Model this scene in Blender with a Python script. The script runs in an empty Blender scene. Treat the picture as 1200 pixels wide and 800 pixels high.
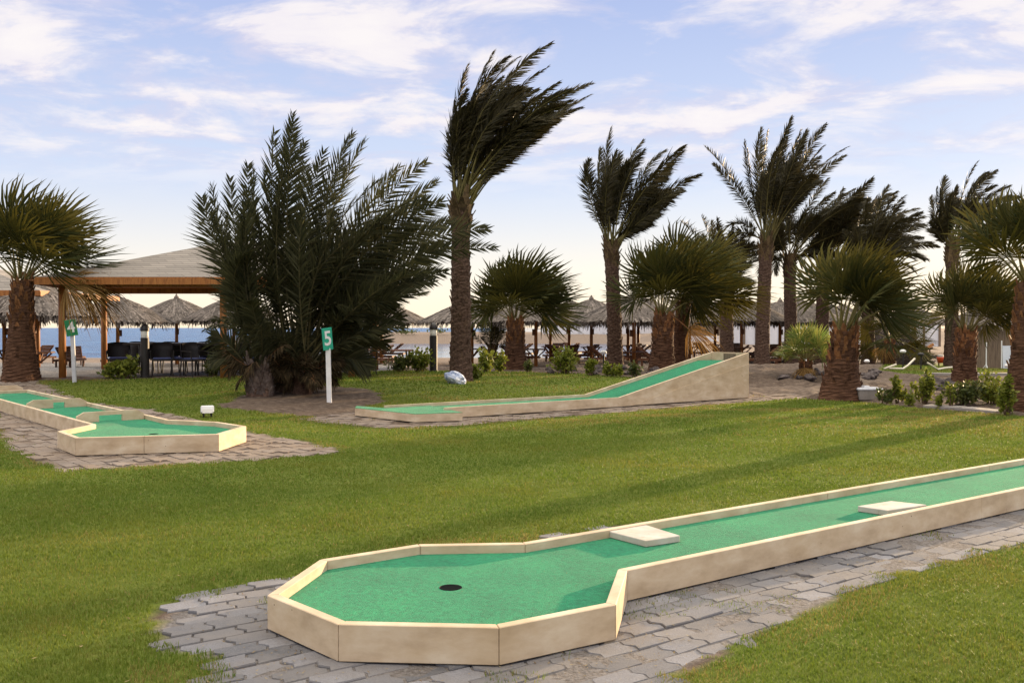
import bpy, bmesh, math, random
import numpy as np
from mathutils import Vector, Matrix, Euler, noise as mnoise
from mathutils.geometry import tessellate_polygon

RNG = np.random.default_rng(7)
random.seed(7)
S = bpy.context.scene
COL = S.collection
PI = math.pi
F = 1100.0            # focal length in pixels of a 1200 px wide picture
CAMZ = 1.5
PITCH = math.atan(16 / 1100.0)
SUN_AZ, SUN_EL = math.radians(44.5), math.radians(6.5)


def sstep(a, b, x):
    t = np.clip((np.asarray(x, float) - a) / (b - a), 0, 1)
    return t * t * (3 - 2 * t)


# ------------------------------------------------------------------ terrain and placing
def gz(x, y):
    x = np.asarray(x, float); y = np.asarray(y, float)
    q = -.55 * (x + 1.74) + .834 * (y - 16.47)
    w = sstep(-8, -4, x)
    rise = .28 * (w * sstep(.4, 5.5, q) + (1 - w) * sstep(19.5, 23.5, y))
    yd = 28.5 + 2.5 * sstep(2, 9, x)
    lawn = rise * (1 - sstep(0, 5, y - yd)) - .25 * sstep(0, 5, y - yd)
    beach = lawn - .40 * sstep(54, 66, y) - 1.2 * sstep(66, 85, y)
    spit = -1.7 + 2.5 * sstep(120, 131, y) * sstep(-30, -22, x) * (1 - sstep(165, 200, y))
    right = -1.7 + 1.45 * sstep(8, 15, x - (y - 60) * .02)
    right = np.where(y > 50, right, -5)
    return np.maximum(np.maximum(beach, spit), right)


def ray(px, py):
    dx = (px - 600) / F; dz = (400 - py) / F
    ca, sa = math.cos(PITCH), math.sin(PITCH)
    return Vector((dx, ca + dz * sa, -sa + dz * ca))


def at(px, py, Y):
    r = ray(px, py); k = Y / r.y
    return Vector((r.x * k, Y, CAMZ + r.z * k))


def onz(px, py, z):
    r = ray(px, py); k = (z - CAMZ) / r.z
    return Vector((r.x * k, r.y * k, z))


def ong(px, py):
    r = ray(px, py)
    k = 2.0
    while k < 400:
        p = r * k
        if CAMZ + p.z <= float(gz(p.x, p.y)):
            break
        k += .02
    p = r * k
    return Vector((p.x, p.y, float(gz(p.x, p.y))))


def gx(px, Y):
    """point on the ground straight below picture column px at distance Y"""
    x = (px - 600) / F * Y
    return Vector((x, Y, float(gz(x, Y))))


# ------------------------------------------------------------------ mesh builder
class MB:
    def __init__(s):
        s.v = []; s.n = 0; s.f = []   # list of (index array, material)

    def add(s, verts, faces, mi=0):
        verts = np.asarray(verts, float).reshape(-1, 3)
        faces = np.asarray(faces, int)
        s.v.append(verts); s.f.append((faces + s.n, mi)); s.n += len(verts)

    def poly(s, pts, mi=0):
        s.add(pts, [list(range(len(pts)))], mi)

    def box(s, c, size, rot=None, mi=0, taper=1.0):
        c = Vector(c); hx, hy, hz = [k / 2 for k in size]
        vs = []
        for z in (-1, 1):
            k = taper if z > 0 else 1
            for x, y in ((-1, -1), (1, -1), (1, 1), (-1, 1)):
                p = Vector((x * hx * k, y * hy * k, z * hz))
                if rot is not None: p = rot @ p
                vs.append(c + p)
        s.add(vs, [(3, 2, 1, 0), (4, 5, 6, 7), (0, 1, 5, 4), (1, 2, 6, 5), (2, 3, 7, 6), (3, 0, 4, 7)], mi)

    def beam(s, p, q, w, h, mi=0, up=Vector((0, 0, 1))):
        p = Vector(p); q = Vector(q); d = (q - p)
        L = d.length; d.normalize()
        sd = d.cross(up)
        if sd.length < 1e-4: sd = Vector((1, 0, 0))
        sd.normalize(); u = sd.cross(d)
        R = Matrix((d, sd, u)).transposed()
        s.box((p + q) / 2, (L, w, h), R, mi)

    def tube(s, pts, radii, n=8, mi=0, cap=True):
        pts = [Vector(p) for p in pts]
        if not hasattr(radii, '__len__'): radii = [radii] * len(pts)
        vs = []; prev = None
        for i, p in enumerate(pts):
            a = pts[max(i - 1, 0)]; b = pts[min(i + 1, len(pts) - 1)]
            d = (b - a).normalized()
            if prev is None:
                sd = d.cross(Vector((0, 0, 1)))
                if sd.length < 1e-3: sd = Vector((1, 0, 0))
            else:
                sd = prev - d * prev.dot(d)
            sd.normalize(); prev = sd; u = d.cross(sd)
            for k in range(n):
                t = 2 * PI * k / n
                vs.append(p + (sd * math.cos(t) + u * math.sin(t)) * radii[i])
        fs = []
        for i in range(len(pts) - 1):
            for k in range(n):
                k2 = (k + 1) % n
                fs.append((i * n + k, i * n + k2, (i + 1) * n + k2, (i + 1) * n + k))
        s.add(vs, fs, mi)
        if cap:
            base = s.n - len(vs)
            s.f.append((np.array([[base + k for k in range(n)][::-1]]), mi))
            s.f.append((np.array([[base + (len(pts) - 1) * n + k for k in range(n)]]), mi))

    def lathe(s, prof, n=20, mi=0, c=(0, 0, 0)):
        c = Vector(c); vs = []
        for r, z in prof:
            for k in range(n):
                t = 2 * PI * k / n
                vs.append(c + Vector((r * math.cos(t), r * math.sin(t), z)))
        fs = []
        for i in range(len(prof) - 1):
            for k in range(n):
                k2 = (k + 1) % n
                fs.append((i * n + k, i * n + k2, (i + 1) * n + k2, (i + 1) * n + k))
        s.add(vs, fs, mi)

    def build(s, name, mats, parent=None, loc=None, smooth=False, bevel=0):
        me = bpy.data.meshes.new(name)
        V = np.concatenate(s.v).astype(np.float32)
        loops = []; starts = []; mis = []; tot = 0
        for arr, mi in s.f:
            m, k = arr.shape
            loops.append(arr.reshape(-1)); starts.append(tot + np.arange(m) * k)
            mis.append(np.full(m, mi)); tot += m * k
        loops = np.concatenate(loops); starts = np.concatenate(starts); mis = np.concatenate(mis)
        me.vertices.add(len(V)); me.vertices.foreach_set('co', V.reshape(-1))
        me.loops.add(len(loops)); me.loops.foreach_set('vertex_index', loops.astype(np.int32))
        me.polygons.add(len(starts)); me.polygons.foreach_set('loop_start', starts.astype(np.int32))
        me.polygons.foreach_set('material_index', mis.astype(np.int32))
        me.polygons.foreach_set('use_smooth', np.full(len(starts), smooth))
        if not isinstance(mats, (list, tuple)): mats = [mats]
        for m in mats: me.materials.append(m)
        me.update(calc_edges=True); me.validate()
        if bevel:
            bm = bmesh.new(); bm.from_mesh(me)
            bmesh.ops.remove_doubles(bm, verts=bm.verts, dist=1e-5)
            bmesh.ops.bevel(bm, geom=bm.edges[:], offset=bevel, segments=1, affect='EDGES')
            bm.to_mesh(me); bm.free()
        o = bpy.data.objects.new(name, me); COL.objects.link(o)
        if parent is not None: o.parent = parent
        if loc is not None: o.location = loc
        return o


def tag(o, label=None, cat=None, group=None, kind=None):
    if label: o['label'] = label
    if cat: o['category'] = cat
    if group: o['group'] = group
    if kind: o['kind'] = kind
    return o


def thing(name, label, cat, loc=(0, 0, 0), rz=0, group=None):
    o = bpy.data.objects.new(name, None); COL.objects.link(o)
    o.empty_display_size = .1
    o.location = loc; o.rotation_euler = (0, 0, rz)
    return tag(o, label, cat, group)


def copy_tree(o, parent=None):
    c = o.copy(); COL.objects.link(c); c.parent = parent
    for ch in list(o.children): copy_tree(ch, c)
    return c


# ------------------------------------------------------------------ materials
def new_mat(name):
    m = bpy.data.materials.new(name); m.use_nodes = True
    nt = m.node_tree
    return m, nt, nt.nodes['Principled BSDF']


def N(nt, typ, **kw):
    n = nt.nodes.new(typ)
    for k, v in kw.items():
        if k.startswith('i_'):
            n.inputs[k[2:].replace('_', ' ')].default_value = v
        else:
            setattr(n, k, v)
    return n


def ramp(nt, stops):
    r = nt.nodes.new('ShaderNodeValToRGB'); e = r.color_ramp.elements
    while len(e) < len(stops): e.new(.5)
    for i, (p, c) in enumerate(stops):
        e[i].position = p; e[i].color = (*c, 1)
    return r


def pm(name, cols, scale=8, rough=.8, bump=.3, stretch=(1, 1, 1), detail=6, spec=.25, bdist=.02, island=0.0, big=0.0, bigcol=(.5, .5, .5), bigscale=1.0, lo=.3, hi=.7):
    """noise-coloured surface: cols from dark to light; optional blotches (big) and per-piece variation (island)"""
    m, nt, b = new_mat(name); L = nt.links.new
    tc = N(nt, 'ShaderNodeTexCoord'); mp = N(nt, 'ShaderNodeMapping'); mp.inputs['Scale'].default_value = stretch
    L(tc.outputs['Object'], mp.inputs['Vector'])
    nz = N(nt, 'ShaderNodeTexNoise', i_Scale=scale, i_Detail=detail, i_Roughness=.6)
    L(mp.outputs['Vector'], nz.inputs['Vector'])
    k = len(cols)
    r = ramp(nt, [(lo + (hi - lo) * i / max(k - 1, 1), c) for i, c in enumerate(cols)])
    L(nz.outputs['Fac'], r.inputs['Fac'])
    out = r.outputs['Color']
    if island:
        g = N(nt, 'ShaderNodeNewGeometry'); ma = N(nt, 'ShaderNodeMapRange')
        ma.inputs['To Min'].default_value = 1 - island; ma.inputs['To Max'].default_value = 1 + island
        L(g.outputs['Random Per Island'], ma.inputs['Value'])
        mx = N(nt, 'ShaderNodeMix', data_type='RGBA', blend_type='MULTIPLY'); mx.inputs[0].default_value = 1
        L(out, mx.inputs[6]); L(ma.outputs[0], mx.inputs[7]); out = mx.outputs[2]
    if big:
        n2 = N(nt, 'ShaderNodeTexNoise', i_Scale=bigscale, i_Detail=4, i_Roughness=.65)
        L(tc.outputs['Object'], n2.inputs['Vector'])
        r2 = ramp(nt, [(.45, (0, 0, 0)), (.65, (big, big, big))]); L(n2.outputs['Fac'], r2.inputs['Fac'])
        mx = N(nt, 'ShaderNodeMix', data_type='RGBA'); L(r2.outputs['Color'], mx.inputs[0])
        L(out, mx.inputs[6]); mx.inputs[7].default_value = (*bigcol, 1); out = mx.outputs[2]
    L(out, b.inputs['Base Color'])
    b.inputs['Roughness'].default_value = rough; b.inputs['Specular IOR Level'].default_value = spec
    if bump:
        bp = N(nt, 'ShaderNodeBump', i_Strength=bump, i_Distance=bdist)
        L(nz.outputs['Fac'], bp.inputs['Height']); L(bp.outputs['Normal'], b.inputs['Normal'])
    return m


def leafmat(name, cols, trans=.25, rough=.45, spec=.3, tcol=None):
    m, nt, b = new_mat(name); L = nt.links.new
    g = N(nt, 'ShaderNodeNewGeometry')
    k = len(cols)
    r = ramp(nt, [(i / max(k - 1, 1), c) for i, c in enumerate(cols)])
    L(g.outputs['Random Per Island'], r.inputs['Fac']); L(r.outputs['Color'], b.inputs['Base Color'])
    b.inputs['Roughness'].default_value = rough; b.inputs['Specular IOR Level'].default_value = spec
    t = N(nt, 'ShaderNodeBsdfTranslucent')
    if tcol: t.inputs['Color'].default_value = (*tcol, 1)
    else: L(r.outputs['Color'], t.inputs['Color'])
    mx = N(nt, 'ShaderNodeMixShader'); mx.inputs[0].default_value = trans
    L(b.outputs[0], mx.inputs[1]); L(t.outputs[0], mx.inputs[2])
    L(mx.outputs[0], nt.nodes['Material Output'].inputs['Surface'])
    return m


M = {}
M['paint'] = pm('cream_paint', [(.40, .30, .20), (.53, .415, .29), (.63, .53, .40)], 3.5, .65, .25, (1, 1, 2.2), 8, .3, .01, big=.35, bigcol=(.46, .33, .19), bigscale=2.3)
def spots(m, scale=9, size=.05, col=(.10, .06, .035)):
    nt = m.node_tree; L = nt.links.new; b = nt.nodes['Principled BSDF']
    src = b.inputs['Base Color'].links[0].from_socket
    tc = N(nt, 'ShaderNodeTexCoord'); v = N(nt, 'ShaderNodeTexVoronoi', i_Scale=scale); L(tc.outputs['Object'], v.inputs['Vector'])
    r = ramp(nt, [(size * .7, (1, 1, 1)), (size, (0, 0, 0))]); L(v.outputs['Distance'], r.inputs['Fac'])
    sc = N(nt, 'ShaderNodeSeparateColor'); L(v.outputs['Color'], sc.inputs[0])
    g = N(nt, 'ShaderNodeMath', operation='GREATER_THAN'); L(sc.outputs[0], g.inputs[0]); g.inputs[1].default_value = .45
    mu = N(nt, 'ShaderNodeMath', operation='MULTIPLY'); L(r.outputs['Color'], mu.inputs[0]); L(g.outputs[0], mu.inputs[1])
    mx = N(nt, 'ShaderNodeMix', data_type='RGBA'); L(mu.outputs[0], mx.inputs[0]); L(src, mx.inputs[6]); mx.inputs[7].default_value = (*col, 1)
    L(mx.outputs[2], b.inputs['Base Color'])
def chips(m, scale=18, lo=.66, hi=.69, col=(.24, .155, .09), stretch=(1, 1, .5)):
    nt = m.node_tree; L = nt.links.new; b = nt.nodes['Principled BSDF']
    src = b.inputs['Base Color'].links[0].from_socket
    tc = N(nt, 'ShaderNodeTexCoord'); mp = N(nt, 'ShaderNodeMapping'); mp.inputs['Scale'].default_value = stretch; mp.inputs['Location'].default_value = (3.3, 1.7, .9)
    L(tc.outputs['Object'], mp.inputs[0]); v = N(nt, 'ShaderNodeTexNoise', i_Scale=scale, i_Detail=8, i_Roughness=.72); L(mp.outputs[0], v.inputs['Vector'])
    r = ramp(nt, [(lo, (0, 0, 0)), (hi, (.75, .75, .75))]); L(v.outputs['Fac'], r.inputs['Fac'])
    mx = N(nt, 'ShaderNodeMix', data_type='RGBA'); L(r.outputs['Color'], mx.inputs[0]); L(src, mx.inputs[6]); mx.inputs[7].default_value = (*col, 1)
    L(mx.outputs[2], b.inputs['Base Color'])
chips(M['paint']); spots(M['paint']); chips(M['paint'], 3.5, .62, .74, (.36, .26, .16), (.35, .35, 2.5))
M['paint2'] = pm('pale_worn_paint', [(.38, .34, .295), (.53, .49, .44)], 6, .7, .4, (1, 1, 1), 8, .25, .01, big=.5, bigcol=(.45, .37, .27), bigscale=7)
chips(M['paint2'], 12, .6, .66, (.33, .27, .2), (1, 1, 1))
M['rust'] = pm('rust_spot', [(.10, .055, .03), (.2, .12, .07)], 60, .8, .1)
M['wood'] = pm('orange_wood', [(.16, .055, .012), (.32, .12, .028), (.38, .16, .04)], 5, .55, .2, (6, 6, .6), 6, .35)
M['brownwood'] = pm('dark_lounger_wood', [(.07, .028, .014), (.16, .065, .03)], 9, .6, .2, (1, 4, 4), 5, .3, island=.3)
M['dark'] = pm('dark_rattan', [(.012, .010, .010), (.03, .024, .022)], 60, .55, .5, (1, 1, 1), 3, .35, .004)
M['darktable'] = pm('dark_table_wood', [(.02, .013, .010), (.045, .028, .022)], 10, .4, .1, (1, 6, 6), 4, .4)
M['cushion'] = pm('blue_cushion', [(.05, .06, .16), (.09, .11, .24)], 12, .85, .2)
M['shingle'] = None
M['thatch'] = pm('thatch', [(.055, .046, .04), (.13, .11, .096), (.22, .19, .17)], 10, .9, .4, (1, 1, .3), 6, .15, island=.45)
M['trunk'] = pm('palm_trunk_bark', [(.038, .023, .017), (.095, .058, .042), (.16, .105, .078)], 14, .9, .8, (1, 1, 1.6), 8, .12, .03, island=.35)
M['fantrunk'] = pm('fan_palm_bark', [(.035, .018, .011), (.085, .042, .025), (.14, .075, .045)], 9, .88, .8, (.6, .6, 3.2), 8, .12, .03, island=.35)
M['boot'] = pm('leaf_base', [(.08, .032, .014), (.18, .08, .034), (.26, .135, .06)], 12, .8, .5, (1, 1, 1), 6, .15, island=.4)
M['darkboot'] = pm('date_leaf_base', [(.05, .035, .022), (.11, .075, .04), (.17, .12, .06)], 12, .85, .5, (1, 1, 1), 6, .1, island=.4)
M['stubgrey'] = pm('grey_leaf_base', [(.07, .05, .042), (.14, .105, .088), (.22, .175, .15)], 14, .85, .5, (1, 1, 1), 6, .12, island=.35)
M['rachis'] = pm('frond_stalk', [(.10, .09, .025), (.17, .14, .05)], 6, .5, .1)
M['darkrachis'] = pm('dark_frond_stalk', [(.05, .045, .018), (.09, .075, .03)], 6, .6, .1)
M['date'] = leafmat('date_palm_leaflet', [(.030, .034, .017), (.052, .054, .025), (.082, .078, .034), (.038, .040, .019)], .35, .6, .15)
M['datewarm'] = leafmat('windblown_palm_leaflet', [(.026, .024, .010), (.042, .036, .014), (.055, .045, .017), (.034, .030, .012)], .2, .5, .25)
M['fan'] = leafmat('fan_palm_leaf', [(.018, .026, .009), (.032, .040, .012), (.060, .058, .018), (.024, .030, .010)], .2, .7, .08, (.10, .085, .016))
M['fanyoung'] = leafmat('young_fan_leaf', [(.10, .16, .03), (.18, .22, .05), (.27, .24, .06)], .35, .45, .35)
M['deadleaf'] = leafmat('dead_palm_leaf', [(.16, .09, .03), (.28, .17, .06), (.22, .12, .04)], .3, .8, .1)
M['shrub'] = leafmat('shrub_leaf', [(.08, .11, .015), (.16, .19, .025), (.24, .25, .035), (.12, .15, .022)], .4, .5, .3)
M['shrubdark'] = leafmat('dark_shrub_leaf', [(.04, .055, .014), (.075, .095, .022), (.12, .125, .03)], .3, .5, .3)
M['twig'] = pm('twig', [(.08, .05, .03), (.14, .09, .05)], 20, .9, .2)
M['black'] = pm('black_bollard_paint', [(.012, .010, .010), (.022, .018, .018)], 8, .45, .1, spec=.4)
M['lamp_glass'] = pm('milky_lamp_glass', [(.62, .60, .55), (.78, .76, .72)], 4, .3, 0, spec=.5)
M['white'] = pm('white_paint', [(.66, .66, .66), (.78, .78, .78)], 6, .5, .1, (1, 1, .3), big=.3, bigcol=(.5, .45, .38), bigscale=5)
M['greensign'] = pm('green_sign_paint', [(.015, .15, .055), (.02, .20, .075)], 5, .45, .05)
M['tealsign'] = pm('teal_sign_paint', [(.02, .30, .19), (.03, .36, .24)], 5, .45, .05)
M['wallwhite'] = pm('whitewashed_wall', [(.62, .62, .66), (.74, .74, .77)], 2, .85, .2, (4, 4, .2), big=.3, bigcol=(.5, .5, .53), bigscale=.5)
M['reed'] = pm('reed_matting', [(.10, .075, .055), (.18, .13, .095), (.24, .18, .13)], 14, .9, .5, (3, 3, .15), 5, .1)
M['rock'] = pm('rough_rock', [(.035, .03, .03), (.085, .07, .068), (.15, .125, .12)], 6, .9, .8, (1, 1, 1), 8, .15, .05)
M['bluestone'] = pm('blue_white_stone', [(.12, .17, .32), (.40, .46, .60), (.68, .68, .70)], 4.5, .55, .6, (1, 1, 1), 6, .35, .05, lo=.38, hi=.62)
M['concrete'] = pm('pale_concrete', [(.20, .18, .16), (.32, .29, .265)], 7, .9, .3, big=.4, bigcol=(.26, .22, .18), bigscale=1.5)
M['red'] = pm('red_orange_paint', [(.42, .055, .02), (.55, .09, .03)], 5, .5, .1)
M['hole'] = pm('dark_cup', [(.02, .022, .02), (.035, .036, .033)], 8, .8, 0)
M['pipe'] = pm('pale_pipe', [(.52, .46, .36), (.66, .6, .5)], 6, .5, .1)
M['panel'] = pm('white_canvas_panel', [(.60, .64, .74), (.70, .74, .82)], 3, .7, .1)

# shingle roof: horizontal courses
m, nt, b = new_mat('roof_shingle'); L = nt.links.new
tc = N(nt, 'ShaderNodeTexCoord'); br = N(nt, 'ShaderNodeTexBrick')
sp = N(nt, 'ShaderNodeSeparateXYZ'); cb = N(nt, 'ShaderNodeCombineXYZ')
ad = N(nt, 'ShaderNodeMath', operation='ADD')
L(tc.outputs['Object'], sp.inputs[0]); L(sp.outputs['X'], ad.inputs[0]); L(sp.outputs['Y'], ad.inputs[1])
L(ad.outputs[0], cb.inputs['X']); L(sp.outputs['Z'], cb.inputs['Y']); L(cb.outputs[0], br.inputs['Vector'])
br.inputs['Scale'].default_value = 1; br.inputs['Brick Width'].default_value = .6; br.inputs['Row Height'].default_value = .062
br.inputs['Mortar Size'].default_value = .006; br.inputs['Color1'].default_value = (.17, .15, .13, 1); br.inputs['Color2'].default_value = (.25, .22, .19, 1)
br.inputs['Mortar'].default_value = (.09, .075, .065, 1); br.offset = .5
L(br.outputs['Color'], b.inputs['Base Color']); b.inputs['Roughness'].default_value = .85
bp = N(nt, 'ShaderNodeBump', i_Strength=.5, i_Distance=.02); bp.invert = True
L(br.outputs['Fac'], bp.inputs['Height']); L(bp.outputs['Normal'], b.inputs['Normal'])
M['shingle'] = m

# felt
m, nt, b = new_mat('green_felt'); L = nt.links.new
tc = N(nt, 'ShaderNodeTexCoord')
n1 = N(nt, 'ShaderNodeTexNoise', i_Scale=140, i_Detail=4, i_Roughness=.75)
n2 = N(nt, 'ShaderNodeTexNoise', i_Scale=2.2, i_Detail=5, i_Roughness=.65)
n3 = N(nt, 'ShaderNodeTexNoise', i_Scale=32, i_Detail=3)
for n in (n1, n2, n3): L(tc.outputs['Object'], n.inputs['Vector'])
r = ramp(nt, [(.28, (.003, .09, .038)), (.5, (.005, .17, .073)), (.74, (.018, .25, .112))]); L(n1.outputs['Fac'], r.inputs['Fac'])
r2 = ramp(nt, [(.32, (.74, .80, .80)), (.5, (1, 1, 1)), (.68, (1.28, 1.16, 1.1))]); L(n2.outputs['Fac'], r2.inputs['Fac'])
r3 = ramp(nt, [(.3, (.74, .76, .76)), (.7, (1.22, 1.2, 1.2))]); L(n3.outputs['Fac'], r3.inputs['Fac'])
mx = N(nt, 'ShaderNodeMix', data_type='RGBA', blend_type='MULTIPLY'); mx.inputs[0].default_value = 1
L(r.outputs['Color'], mx.inputs[6]); L(r2.outputs['Color'], mx.inputs[7])
mx2 = N(nt, 'ShaderNodeMix', data_type='RGBA', blend_type='MULTIPLY'); mx2.inputs[0].default_value = 1
L(mx.outputs[2], mx2.inputs[6]); L(r3.outputs['Color'], mx2.inputs[7])
L(mx2.outputs[2], b.inputs['Base Color']); b.inputs['Roughness'].default_value = 1; b.inputs['Specular IOR Level'].default_value = .05
b.inputs['Sheen Weight'].default_value = .15
bp = N(nt, 'ShaderNodeBump', i_Strength=.9, i_Distance=.006); L(n1.outputs['Fac'], bp.inputs['Height'])
L(bp.outputs['Normal'], b.inputs['Normal'])
M['felt'] = m


def paver_mat(name, c1, c2, dust, amt):
    m, nt, b = new_mat(name); L = nt.links.new
    tc = N(nt, 'ShaderNodeTexCoord'); g = N(nt, 'ShaderNodeNewGeometry')
    n1 = N(nt, 'ShaderNodeTexNoise', i_Scale=90, i_Detail=5, i_Roughness=.75); n2 = N(nt, 'ShaderNodeTexNoise', i_Scale=1.9, i_Detail=7, i_Roughness=.7)
    L(tc.outputs['Object'], n1.inputs['Vector']); L(tc.outputs['Object'], n2.inputs['Vector'])
    r = ramp(nt, [(0, c1), (1, c2)]); L(g.outputs['Random Per Island'], r.inputs['Fac'])
    rn = ramp(nt, [(.25, (.62, .62, .62)), (.75, (1.25, 1.25, 1.25))]); L(n1.outputs['Fac'], rn.inputs['Fac'])
    mx = N(nt, 'ShaderNodeMix', data_type='RGBA', blend_type='MULTIPLY'); mx.inputs[0].default_value = 1
    L(r.outputs['Color'], mx.inputs[6]); L(rn.outputs['Color'], mx.inputs[7])
    rd = ramp(nt, [(.5 - amt * .25, (0, 0, 0)), (.62, (1, 1, 1))]); L(n2.outputs['Fac'], rd.inputs['Fac'])
    md = N(nt, 'ShaderNodeMix', data_type='RGBA'); L(rd.outputs['Color'], md.inputs[0]); L(mx.outputs[2], md.inputs[6]); md.inputs[7].default_value = (*dust, 1)
    L(md.outputs[2], b.inputs['Base Color']); b.inputs['Roughness'].default_value = .9; b.inputs['Specular IOR Level'].default_value = .2
    bp = N(nt, 'ShaderNodeBump', i_Strength=.6, i_Distance=.008); L(n1.outputs['Fac'], bp.inputs['Height']); L(bp.outputs['Normal'], b.inputs['Normal'])
    return m


M['paver'] = paver_mat('grey_paver', (.095, .095, .104), (.225, .223, .243), (.165, .152, .148), .5)
M['paverdust'] = paver_mat('dusty_paver', (.15, .125, .11), (.25, .215, .195), (.20, .155, .12), .9)

# ------------------------------------------------------------------ regions of the ground
def P2(pts, z=None):
    out = []
    for a, b_ in pts:
        p = onz(a, b_, z) if z is not None else ong(a, b_)
        out.append((p.x, p.y))
    return np.array(out)


def inside(poly, x, y):
    x = np.asarray(x); y = np.asarray(y); r = np.zeros(x.shape, bool)
    n = len(poly); j = n - 1
    for i in range(n):
        xi, yi = poly[i]; xj, yj = poly[j]
        c = ((yi > y) != (yj > y)) & (x < (xj - xi) * (y - yi) / (yj - yi + 1e-12) + xi)
        r ^= c; j = i
    return r


# lane outlines (top outer edge of the boards), in metres
H1, H2, H3 = .18, .22, .19
def lane_pts(pts, h): return [onz(a, b_, h).to_2d() for a, b_ in pts]
L1 = lane_pts([(313, 697), (396, 731), (585, 735), (722, 708), (735, 668)], H1)
L1b = lane_pts([(612, 635), (490, 637), (375, 655)], H1)
dn = (onz(1200, 572, H1).to_2d() - L1[-1]).normalized()
e1 = L1[-1] + dn * 8.0
L1 = L1 + [e1, L1b[0] + dn * 8.0] + L1b
L2 = lane_pts([(67, 505), (88.4, 512.8), (256.4, 508.6), (288.7, 499), (254.6, 493.9), (198.6, 491.4), (175, 486)], H2)
nearN = onz(107, 497, H2).to_2d(); d2 = (onz(0, 468, H2).to_2d() - nearN).normalized()
far2 = onz(150, 481, H2).to_2d()
n2 = Vector((-d2.y, d2.x))
if n2.dot(far2 - nearN) < 0: n2 = -n2
wid2 = (far2 - nearN).dot(n2)
LEN2 = 8.2
L2 = L2 + [far2 + d2 * .1, far2 + d2 * (LEN2 - (far2 - nearN).dot(d2)), nearN + d2 * LEN2, nearN]
# ramp lane
r0 = onz(541, 490, 0).to_2d(); r1 = onz(877.5, 467, 0).to_2d(); d3 = (r1 - r0).normalized(); n3_ = Vector((-d3.y, d3.x)); W3 = 1.02
LEN3 = (r1 - r0).length
rk = onz(727, 477, 0).to_2d(); KNEE3 = (rk - r0).dot(d3)
plat = [r0, onz(486, 496, 0).to_2d(), onz(416, 488, 0).to_2d(), onz(418, 475.3, .17).to_2d()]
farN3 = r0 + n3_ * W3
L3 = [r0, r1, r1 + n3_ * W3, farN3 - d3 * .55, onz(418, 475.3, .17).to_2d(), onz(416, 488, 0).to_2d(), onz(486, 496, 0).to_2d()]

PAVE1 = P2([(246, 800), (258, 776), (228, 768), (205, 776), (186, 766), (184, 744), (197, 718), (226, 697), (268, 688), (322, 680), (392, 668), (490, 648), (560, 643), (630, 634), (700, 619), (790, 608), (830, 612), (1260, 540), (1300, 560), (1260, 622), (1200, 640), (1090, 660), (1010, 688), (952, 714), (905, 735), (840, 768), (775, 796), (690, 840), (560, 830), (400, 845), (270, 850)], 0)
PAVE2 = P2([(-80, 452), (0, 486), (-10, 500), (12, 521), (25, 532), (50, 543), (72, 552), (175, 546), (315, 538), (408, 530), (350, 516), (297, 507), (240, 494), (100, 470), (20, 452)], 0)
PAVE3 = P2([(352, 491), (400, 497), (455, 502), (545, 498), (700, 485), (880, 471), (945, 466.5), (925, 461), (880, 463), (870, 461), (700, 470), (500, 477), (425, 482)], 0)
BED = P2([(255, 476), (285, 463), (330, 455), (395, 452), (436, 457), (452, 470), (425, 478), (405, 489), (350, 487), (300, 482)])
LAWN = np.array([(-40, 1), (-40, 19)] + [tuple(p) for p in P2([(-80, 447), (30, 446), (150, 444), (300, 441), (400, 437), (470, 434), (560, 435), (700, 439), (770, 446), (860, 450)])] + [tuple(p) for p in P2([(872, 471), (940, 467), (1020, 472), (1100, 480), (1200, 488), (1300, 497)], 0)] + [(30, 14), (30, 1)])
LAWN2 = P2([(1030, 433), (1060, 428), (1100, 425), (1200, 424), (1290, 424), (1290, 440), (1200, 437), (1120, 440), (1060, 438)])
PATIO = P2([(-120, 446), (400, 438), (460, 434), (470, 427), (300, 425), (-120, 425)])
LANES = [np.array([tuple(p) for p in q]) for q in (L1, L2, L3)]


def vnoise(x, y, sc, seed=0, oct_=3):
    """cheap value noise on arrays, about -1..1"""
    out = np.zeros_like(x); amp = 1; tot = 0
    for o in range(oct_):
        a = x * sc + seed * 17.3; b_ = y * sc - seed * 9.1
        xi = np.floor(a).astype(np.int64); yi = np.floor(b_).astype(np.int64); fx = a - xi; fy = b_ - yi
        fx = fx * fx * (3 - 2 * fx); fy = fy * fy * (3 - 2 * fy)
        def h(i, j):
            k = (i * 374761393 + j * 668265263 + seed * 1013904223) & 0x7fffffff
            k = ((k ^ (k >> 13)) * 1274126177) & 0x7fffffff
            return ((k ^ (k >> 16)) & 0xffff) / 32767.5 - 1
        out += amp * ((h(xi, yi) * (1 - fx) + h(xi + 1, yi) * fx) * (1 - fy) + (h(xi, yi + 1) * (1 - fx) + h(xi + 1, yi + 1) * fx) * fy)
        tot += amp; amp *= .5; sc *= 2.1
    return out / tot


def lawn_mask(x, y, jit=.12):
    xx = x + vnoise(x, y, 3.0, 1) * jit + vnoise(x, y, 14, 5) * jit * .4
    yy = y + vnoise(x, y, 3.0, 2) * jit + vnoise(x, y, 14, 6) * jit * .4
    k = inside(LAWN, xx, yy) | inside(LAWN2, xx, yy)
    for q in (PAVE1, PAVE2, PAVE3): k &= ~inside(q, xx, yy)
    k &= ~inside(BED, xx, yy)
    for q in LANES: k &= ~inside(q, x, y)
    return k


# ------------------------------------------------------------------ ground sheet
def axis(lo, hi, step, out_lo, out_hi, g=1.14):
    a = list(np.arange(lo, hi, step)); s_ = step; v = a[-1]
    while v < out_hi: s_ *= g; v += s_; a.append(v)
    s_ = step; v = a[0]
    while v > out_lo: s_ *= g; v -= s_; a.insert(0, v)
    return np.array(a)


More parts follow.
